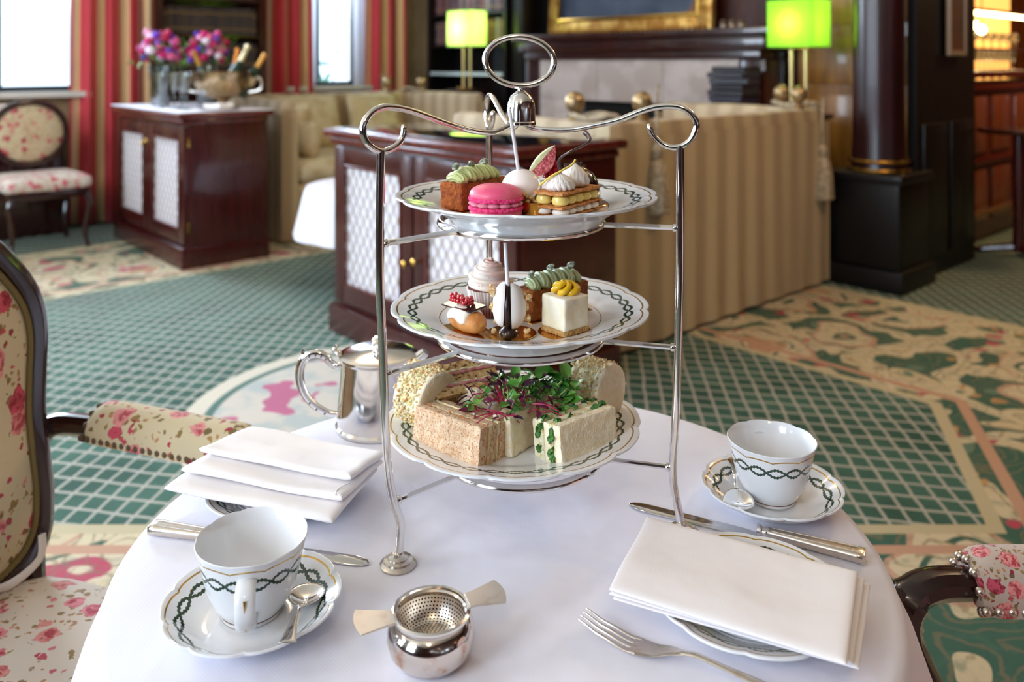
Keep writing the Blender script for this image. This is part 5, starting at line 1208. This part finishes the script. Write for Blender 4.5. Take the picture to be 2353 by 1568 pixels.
# cupcake
cu = food('cupcake', 'cupcake in a ribbed white case with swirled cream and red sprinkles', 'cupcake', -.0255, .9720, z2)
wr = Mat('paper cupcake case', '#dfd3cc', .6); x_, y_, zz_ = wr.xyz(); wr.color(wr.mix(zz_.step(.006, .026), '#7a3d2c', '#e6ddd8'))
obj('paper_case', lathe([(.0195, 0), (.0200, .001), (.0268, .0310), (.0262, .0310), (.019, .002)], 180, lambda a, r, z: (r*(1+.030*(1 if sin(a*45) > 0 else -1)), z)), wr.m, cu, ang=20)
obj('sponge', lathe([(.018, .002), (.0252, .028), (.0235, .0335), (.012, .036), (.001, .037)], 40), mk_sponge('red velvet sponge', '#5a1d16', '#6e2a1e', '#30100c'), cu)
def swirl():
    pts = []
    for i in range(110): u = i/109; a = -u*2*pi*3.1; rr = .0185*(1-u)**.75; pts.append((rr*cos(a), rr*sin(a), .0345+.0290*u**.9))
    return tube(pts, lambda u: .0088*(1-u)**.55+.0006, 48, sec=lambda a, u: 1+.20*cos(6*a+u*9), up=(0, 0, 1))
CREAMP = Mat('pale pink tinted cream', '#f1e1d3', .45, sss=.3); n_ = CREAMP.noise(30, 2); n2_ = CREAMP.noise(900, 2); x_, y_, zz_ = CREAMP.xyz()
msk = (x_*28+zz_*6-.0+n_).step(.30, 1.0); CREAMP.color(CREAMP.mix(n2_.gt(.66)*msk.gt(.25), CREAMP.mix(msk*.5, '#f1e1d3', '#e5a59c'), '#a3263a'))
obj('swirled_cream', M().add(swirl()).add(ball(.017, .017, .010, (0, 0, .038), 16)), CREAMP.m, cu, ang=None)
sk_ = M()
for k in range(170):
    a = rnd.uniform(-2.9, .6); q = rnd.random(); r0 = .0270*(1-q*.85); sk_.add(ball(.00045, c=(r0*cos(a), r0*sin(a), .037+.026*q), n=4))
o = obj('sprinkles', sk_, flat('red sprinkles', '#a2233a', .6), cu); o['kind'] = 'stuff'
# meringue lollipop
mp_ = food('meringue_pop', 'two upright white meringue shells sandwiching chocolate, on a stick, middle tier', 'pastry', -.0030, .9000, z2+.0004)
def shell(sg, rx, hz_, x0, zc, sd):
    def fn(u, v):
        a = 2*pi*v; q = sin(u*pi/2); return (x0+sg*rx*cos(u*pi/2)**.9, .0205*q*cos(a)*(1+.05*sin(3*a+sd)), zc+hz_*q*sin(a)*(1+.06*sin(2*a+sd)))
    g = grid(fn, 14, 36); return g[0], g[1]
obj('meringue_shell', shell(-1, .0125, .0245, -.0072, .0310, 1), WHITEC, mp_, ang=None, rot=(0, .06, 0)); obj('meringue_shell', shell(1, .0165, .0250, .0030, .0290, 3), WHITEC, mp_, ang=None, rot=(0, -.03, 0))
obj('chocolate_filling', ball(.0072, .0212, .0238, (-.0022, 0, .0290), 32), CHOC, mp_); obj('chocolate_foot', lathe([(.001, 0), (.011, .0), (.0105, .003), (.007, .006), (.005, .009)], 24, rag(.15, 3, 2)), CHOC, mp_)
O2 = Vector((-.0030, .9000, z2+.0004)); obj('stick', tube([(-.001, -.004, .040), at(1161, 558, .905)-O2], .0021, 12), STICK, mp_)
for k in range(15):
    a = rnd.uniform(-.3, 1.9)*pi; sdx = -.0165 if k % 2 else .0170
    g_ = M()
    for q in range(4): g_.add(ball(.0026, .0022, .0026, (rnd.uniform(-.002, .002), rnd.uniform(-.002, .002), rnd.uniform(-.0025, .0025)), 7, .5, 2, q+k))
    obj('popcorn_piece', g_, CARAM, mp_, loc=(sdx+rnd.uniform(-.002, .004)*(1 if sdx > 0 else -.6), -.006+.010*rnd.random(), .012+.036*rnd.random() if k < 13 else .004))
obj('gold_board', lathe([(.001, -.0004), (.0270, -.0004), (.0275, .0002), (.027, .0006), (.001, .0006)], 48), GOLDB, mp_, loc=(.002, 0, 0))
# green topped cake
bar_cake('brown loaf cake with ribbed sage green cream behind the cheesecake cube', (.0475, .9750), (.80, .60), .085, .031, .0340, z2-.0006, CAKE2, GREENC2, [(-.033, -.001, .0160, .6), (-.002, .002, .0185, .9), (.026, -.002, .0180, 1.3)], 7)
# cheesecake cube
cc_ = food('cheesecake', 'white cheesecake cube with a yellow piped rosette at the front right of the middle tier', 'cheesecake', .0575, .9075, z2+.0006, radians(40))
VAN = Mat('vanilla cheesecake', '#ece2c6', .5, sss=.3); n_ = VAN.noise(700, 2); VAN.color(VAN.mix(n_.gt(.74), VAN.mix(VAN.noise(50, 3).step(.4, .6), '#ece0c0', '#f1e9d4'), '#6a5a3a')); VAN.bump(VAN.noise(150, 4), .0008, .6)
CW = .0365
obj('cream_block', subdbox(CW, CW, .0345, n=20, b=.07, amp=.0006, fr=110, seed=3, c=(0, 0, .0055)), VAN.m, cc_, ang=60)
obj('biscuit_base', subdbox(CW*1.02, CW*1.02, .0062, n=26, b=.2, amp=.0012, fr=300, seed=5), mk_sponge('biscuit crumb', '#b98a4c', '#caa063', '#8a5a28', 400), cc_, ang=60)
ro = M(); 
for k in range(6):
    a = k*2*pi/6; pts = [(.0030*cos(a), .0030*sin(a), .001), (.0085*cos(a+.3), .0085*sin(a+.3), .0030), (.0108*cos(a+.7), .0108*sin(a+.7), .0050), (.0075*cos(a+1.2), .0075*sin(a+1.2), .0090), (.002*cos(a+1.8), .002*sin(a+1.8), .0110)]
    ro.add(tube(smooth(pts, 5), lambda u: .0038*(1-.5*u), 12))
ro.add(ball(.006, .006, .005, (0, 0, .004), 12)); obj('rosette', ro, Mat('yellow lemon curd cream', '#e3b414', .35, sss=.3, coat=.2).m, cc_, loc=(.003, .002, .0395), ang=None).scale = (1.25, 1.25, 1.12)
obj('gold_board', lathe([(.001, -.0012), (.0290, -.0012), (.0295, -.0004), (.029, .0), (.001, .0)], 48), GOLDB, cc_)

# ------------------------------------------------------------ bottom tier sandwiches
z3 = WZ[2]+.0006
BROWN = mk_bread('malted brown bread', '#d2a984', '#e6cbaa', '#b07c52'); WHITEB = mk_bread('white bread', '#f0deb6', '#f8ecd0'); SEEDB = mk_bread('seeded brown bread', '#c2965a', '#d6b27c', '#6f4a22', 240)
SALM = Mat('smoked salmon', '#e08a55', .35, sss=.3, coat=.3).m; BUTTER = mottled('soft cream cheese', '#efe0bc', '#e9d39a', 120, .5, .001, sss=.2); EGG = mottled('egg mayonnaise', '#ead98c', '#f1ecd2', 200, .4, .002, sss=.2); HAM = mottled('pink ham', '#c9787a', '#dc9a94', 60, .4, coat=.2, sss=.2); CRESS = mottled('chopped cress', '#2c5a22', '#4f8434', 200, .5); CUC = Mat('cucumber', '#cdd9a0', .3, sss=.2, coat=.3).m
def sandwich(label, c, rz, L, Hh, layers, z, seed=0, tilt=0, top=True):
    """block standing on its side: layers go along local +y (thickness), L along x, Hh up"""
    r = food('sandwich', label, 'sandwich', c[0], c[1], z, (tilt, 0, rz)); y = 0
    for k, (nm, th, mt, ins) in enumerate(layers):
        am = .0010 if nm == 'bread_slice' else .0018
        obj(nm, subdbox(L-ins, th+(.0002), Hh-ins*.7, n=30, b=.12 if nm == 'bread_slice' else .3, amp=am, fr=200 if nm == 'bread_slice' else 260, seed=seed+k, c=(0, y+th/2, .0 if nm == 'bread_slice' else rnd.uniform(0, .001))), mt, r, ang=65); y += th
    return r
# front left: three brown slices with salmon and cream
p0 = Vector((-.1115, .9320)); p1 = Vector((-.0355, .8710)); d = (p1-p0); a = atan2(d.y, d.x); c = (p0+p1)/2
sandwich('brown bread sandwich with salmon and cream cheese at the front left of the bottom tier', c, a, d.length, .0440, [('bread_slice', .0125, BROWN, 0), ('filling', .0024, SALM, .002), ('filling', .0030, BUTTER, .001), ('bread_slice', .0115, BROWN, .001), ('filling', .0032, BUTTER, .001), ('filling', .0022, SALM, .003), ('bread_slice', .0115, BROWN, .002)], z3, 1, radians(-6))
# front right: white bread, egg and cress
p0 = Vector((.0525, .8760)); p1 = Vector((.1180, .9290)); d = (p1-p0); a = atan2(d.y, d.x); c = (p0+p1)/2
s2 = sandwich('white bread egg and cress sandwich at the front right of the bottom tier', c, a, d.length, .0440, [('bread_slice', .0120, WHITEB, 0), ('filling', .0050, EGG, .0), ('bread_slice', .0100, WHITEB, .001), ('filling', .0085, EGG, -.002), ('bread_slice', .0100, WHITEB, .002)], z3, 5, radians(-6))
for k in range(40):
    yy = rnd.choice((.0145, .0305, .033)); e_ = rnd.random() < .45
    v = [(0, 0, 0), (.004, .0008, .002), (.0085, 0, 0), (.004, -.0008, -.0025)]
    loc = (-.0425+rnd.uniform(-.001, .001), yy+rnd.uniform(-.002, .002), rnd.uniform(.004, .040)) if e_ else (rnd.uniform(-.04, .038), yy+rnd.uniform(-.001, .001), .0440)
    obj('cress_leaf', ball(.0055, .0016, .0042, n=9, amp=.6, fr=2.5, seed=k), CRESS, s2, loc=loc, rot=(rnd.random(), rnd.random(), rnd.random()*3))
# crumb coated rounds
def crumb_round(label, c, rz, R_, th, z, seed, tilt=0):
    r = food('round_sandwich', label, 'sandwich', c[0], c[1], z, (tilt, 0, rz))      # axis along local x, flat bread face at +x
    def disc(x0, x1, rr, mt, nm, amp=.0006):
        rows = [(x0, .02), (x0, .6), (x0, .94), (x0+.0012, 1), (x1-.0012, 1), (x1, .94), (x1, .6), (x1, .02)]
        v = []; f = []; n_ = 64
        for x, q in rows:
            for k in range(n_): a = 2*pi*k/n_; p = Vector((x, rr*q*cos(a), rr*q*sin(a)+R_)); p += noise.noise_vector(p*200+Vector((seed, 0, 0)))*amp; v.append(tuple(p))
        for i in range(len(rows)-1):
            for k in range(n_): j = (k+1) % n_; f.append((i*n_+k, i*n_+j, (i+1)*n_+j, (i+1)*n_+k))
        return obj(nm, (v, f), mt, r, ang=60)
    disc(th/2-.010, th/2, R_*.98, WHITEB, 'bread_slice'); disc(-th/2, -th/2+.010, R_*.98, WHITEB, 'bread_slice'); disc(-th/2+.0095, th/2-.0095, R_*.97, EGG, 'filling', .0015)
    cm_ = M(); R2 = random.Random(seed)
    for k in range(820):
        a = R2.random()*2*pi; x = R2.uniform(-th/2-.001, th/2-.004+.003*R2.random()); rr = R_*(.985+.05*R2.random()); s_ = R2.uniform(.0008, .0024)
        cm_.add(ball(s_, s_*R2.uniform(.6, 1), s_*R2.uniform(.7, 1), (x, rr*cos(a), rr*sin(a)+R_), 5, .5, 2, k), R2.random() < .22)
    o = obj('crumb_coating', cm_, mats=[mottled('pale cheese crumb', '#ead9a8', '#e4c88c', 300, .6, sss=.2), mottled('toasted nut crumb', '#dcae74', '#cf9152', 300, .6)], parent=r); o['kind'] = 'stuff'
    return r
crumb_round('round crumb-rolled sandwich standing on edge at the left of the bottom tier', (-.1000, .9760), radians(-40), .0330, .044, z3+.004, 3)
crumb_round('crumb-rolled sandwich standing at the right of the bottom tier behind the egg sandwich', (.1000, .9990), radians(-38), .0340, .044, z3+.003, 9)
crumb_round('second crumb-rolled sandwich behind the post at the far left of the bottom tier', (-.1085, 1.020), radians(-25), .0290, .036, z3+.002, 13)
# ham and cheese wedge at the back left
def wedge(label, c, rz, L, W, layers, z, lean, seed=0):
    r = food('triangle_sandwich', label, 'sandwich', c[0], c[1], z, (lean, 0, rz)); y = 0
    for k, (nm, th, mt, ins) in enumerate(layers):
        o_ = [(-L/2+ins, 0), (L/2-ins, 0), (L/2-ins*2, W*.45), (-L/2+ins*2+L*.0, W*.9)]
        v, f = prism(o_, th, y, min(.0006, th*.3), .01); v = [(a_, z_, b_) for a_, b_, z_ in v]; f = [q[::-1] for q in f]
        obj(nm, (v, f), mt, r, ang=30); y += th
    return r
wl = [('bread_slice', .0105, SEEDB, 0), ('ham_slice', .0026, HAM, -.001), ('cheese_slice', .0022, EGG, .001), ('bread_slice', .0090, SEEDB, .001), ('ham_slice', .0034, HAM, -.001), ('filling', .0025, EGG, .0), ('bread_slice', .0095, SEEDB, .001)]
sandwich('seeded brown ham and cheese sandwich at the back left of the bottom tier', (-.0640, 1.0020), radians(30), .090, .044, wl, z3+.010, 11, radians(42))
w2 = [('bread_slice', .0100, WHITEB, 0), ('cucumber_slice', .0030, CUC, .001), ('filling', .0020, BUTTER, 0), ('bread_slice', .0100, WHITEB, .001)]
sandwich('small white cucumber sandwich behind the brown salmon sandwich', (-.0400, .9700), radians(-15), .050, .046, w2, z3, 21, radians(-4))
sandwich('white cucumber sandwich in the middle of the bottom tier under the salad leaves', (.0180, .9250), radians(52), .060, .043, w2, z3, 25, radians(-3))
sandwich('brown bread sandwich partly hidden under the salad leaves at centre right', (.0500, .9960), radians(15), .060, .040, [('bread_slice', .010, BROWN, 0), ('cheese_slice', .006, EGG, .001), ('bread_slice', .010, BROWN, .001)], z3, 31, 0)
# ------------------------------------------------------------ micro salad leaves
sl = food('salad_leaves', 'tangle of green and purple micro salad leaves heaped over the sandwiches', 'salad leaves', .004, .945, z3+.036)
LG = [Mat('green leaf %d' % i, h_, .4, sss=.1, coat=.2).m for i, h_ in enumerate(('#3f7d22', '#5a9a35', '#2e6322', '#78ad4a'))]; LP = [Mat('purple leaf %d' % i, h_, .4, coat=.2).m for i, h_ in enumerate(('#4a1030', '#6e1540', '#33122c'))]
STG = flat('pale green stem', '#a9c070', .4); STP = flat('magenta stem', '#b01a4c', .4)
def leaf(L, W, curl, cup_=.2, lobes=0):
    def fn(u, v):
        w = W*sin(pi*min(1, u*.97+.02))**.6*(1-.3*u)*(1+.12*lobes*sin(u*18)); y = (v-.5)*2; return (L*u, y*w, -curl*L*u*u+cup_*W*y*y)
    g = grid(fn, 8, 4); return g[0], g[1]
R3 = random.Random(21); stem_g, stem_p = M(), M()
LEAFM = {}
def put_leaf(p, L, W, mat, rx, ry, rz_, lob=0):
    key = (mat.name, lob, L > .009)
    if key not in LEAFM:
        o = obj('leaf', leaf(1, .42 if W == 0 else W, .35, .3, lob), mat, sl, ang=None); md = None; LEAFM[key] = o
    else: o = LEAFM[key].copy(); COL.objects.link(o)
    o.location = p; o.rotation_euler = (rx, ry, rz_); o.scale = (L, L, L); return o
for k in range(120):
    q = sqrt(R3.random()); a = R3.random()*2*pi
    x = .062*q*cos(a)+.0; y = .040*q*sin(a); hgt = .026*(1-q*q)+.004
    gx = x/.062
    purple = R3.random() < (.54-.42*gx)
    root = Vector((x*.6+R3.gauss(0, .004), y*.6, R3.random()*.3*hgt)); tip = Vector((x, y, hgt*(.4+.9*R3.random())+.002))
    mid = (root+tip)/2+Vector((R3.gauss(0, .004), R3.gauss(0, .004), .004))
    (stem_p if purple else stem_g).add(tube(smooth([root, mid, tip], 4), .00055 if purple else .0007, 5))
    az = atan2(y, x)+R3.gauss(0, .8)
    if purple: put_leaf(tip, R3.uniform(.010, .015), .30, R3.choice(LP), R3.gauss(0, .5), R3.gauss(-.3, .6), az)
    else:
        big = R3.random() < .45; n_l = 2
        for s_ in range(n_l): put_leaf(tip, R3.uniform(.013, .018) if big else R3.uniform(.007, .011), .44, R3.choice(LG), R3.gauss(0, .4), R3.gauss(-.15, .45), az+s_*2.2, 0)
for k in range(9):     # bright tuft at the right
    p = Vector((.050+R3.gauss(0, .009), .012+R3.gauss(0, .008), .020+.012*R3.random())); put_leaf(p, .020, .46, LG[k % 4], R3.gauss(0, .4), R3.gauss(-.4, .4), R3.random()*6.3); stem_g.add(tube([p, p+Vector((-.02, -.005, -.016))], .0008, 5))
for k in range(8):    # long loose magenta stems
    p = Vector((R3.uniform(-.045, .030), R3.uniform(-.045, -.025), R3.uniform(.008, .018))); a = R3.uniform(-.7, .9)+(pi if k % 3 == 0 else 0); e_ = p+Vector((cos(a)*.030, sin(a)*.010-.006, -.004-.006*R3.random()))
    stem_p.add(tube(smooth([p, (p+e_)/2+Vector((0, 0, .003)), e_], 4), .0006, 5))
o = obj('green_stems', stem_g, STG, sl); o['kind'] = 'stuff'; o = obj('magenta_stems', stem_p, STP, sl); o['kind'] = 'stuff'
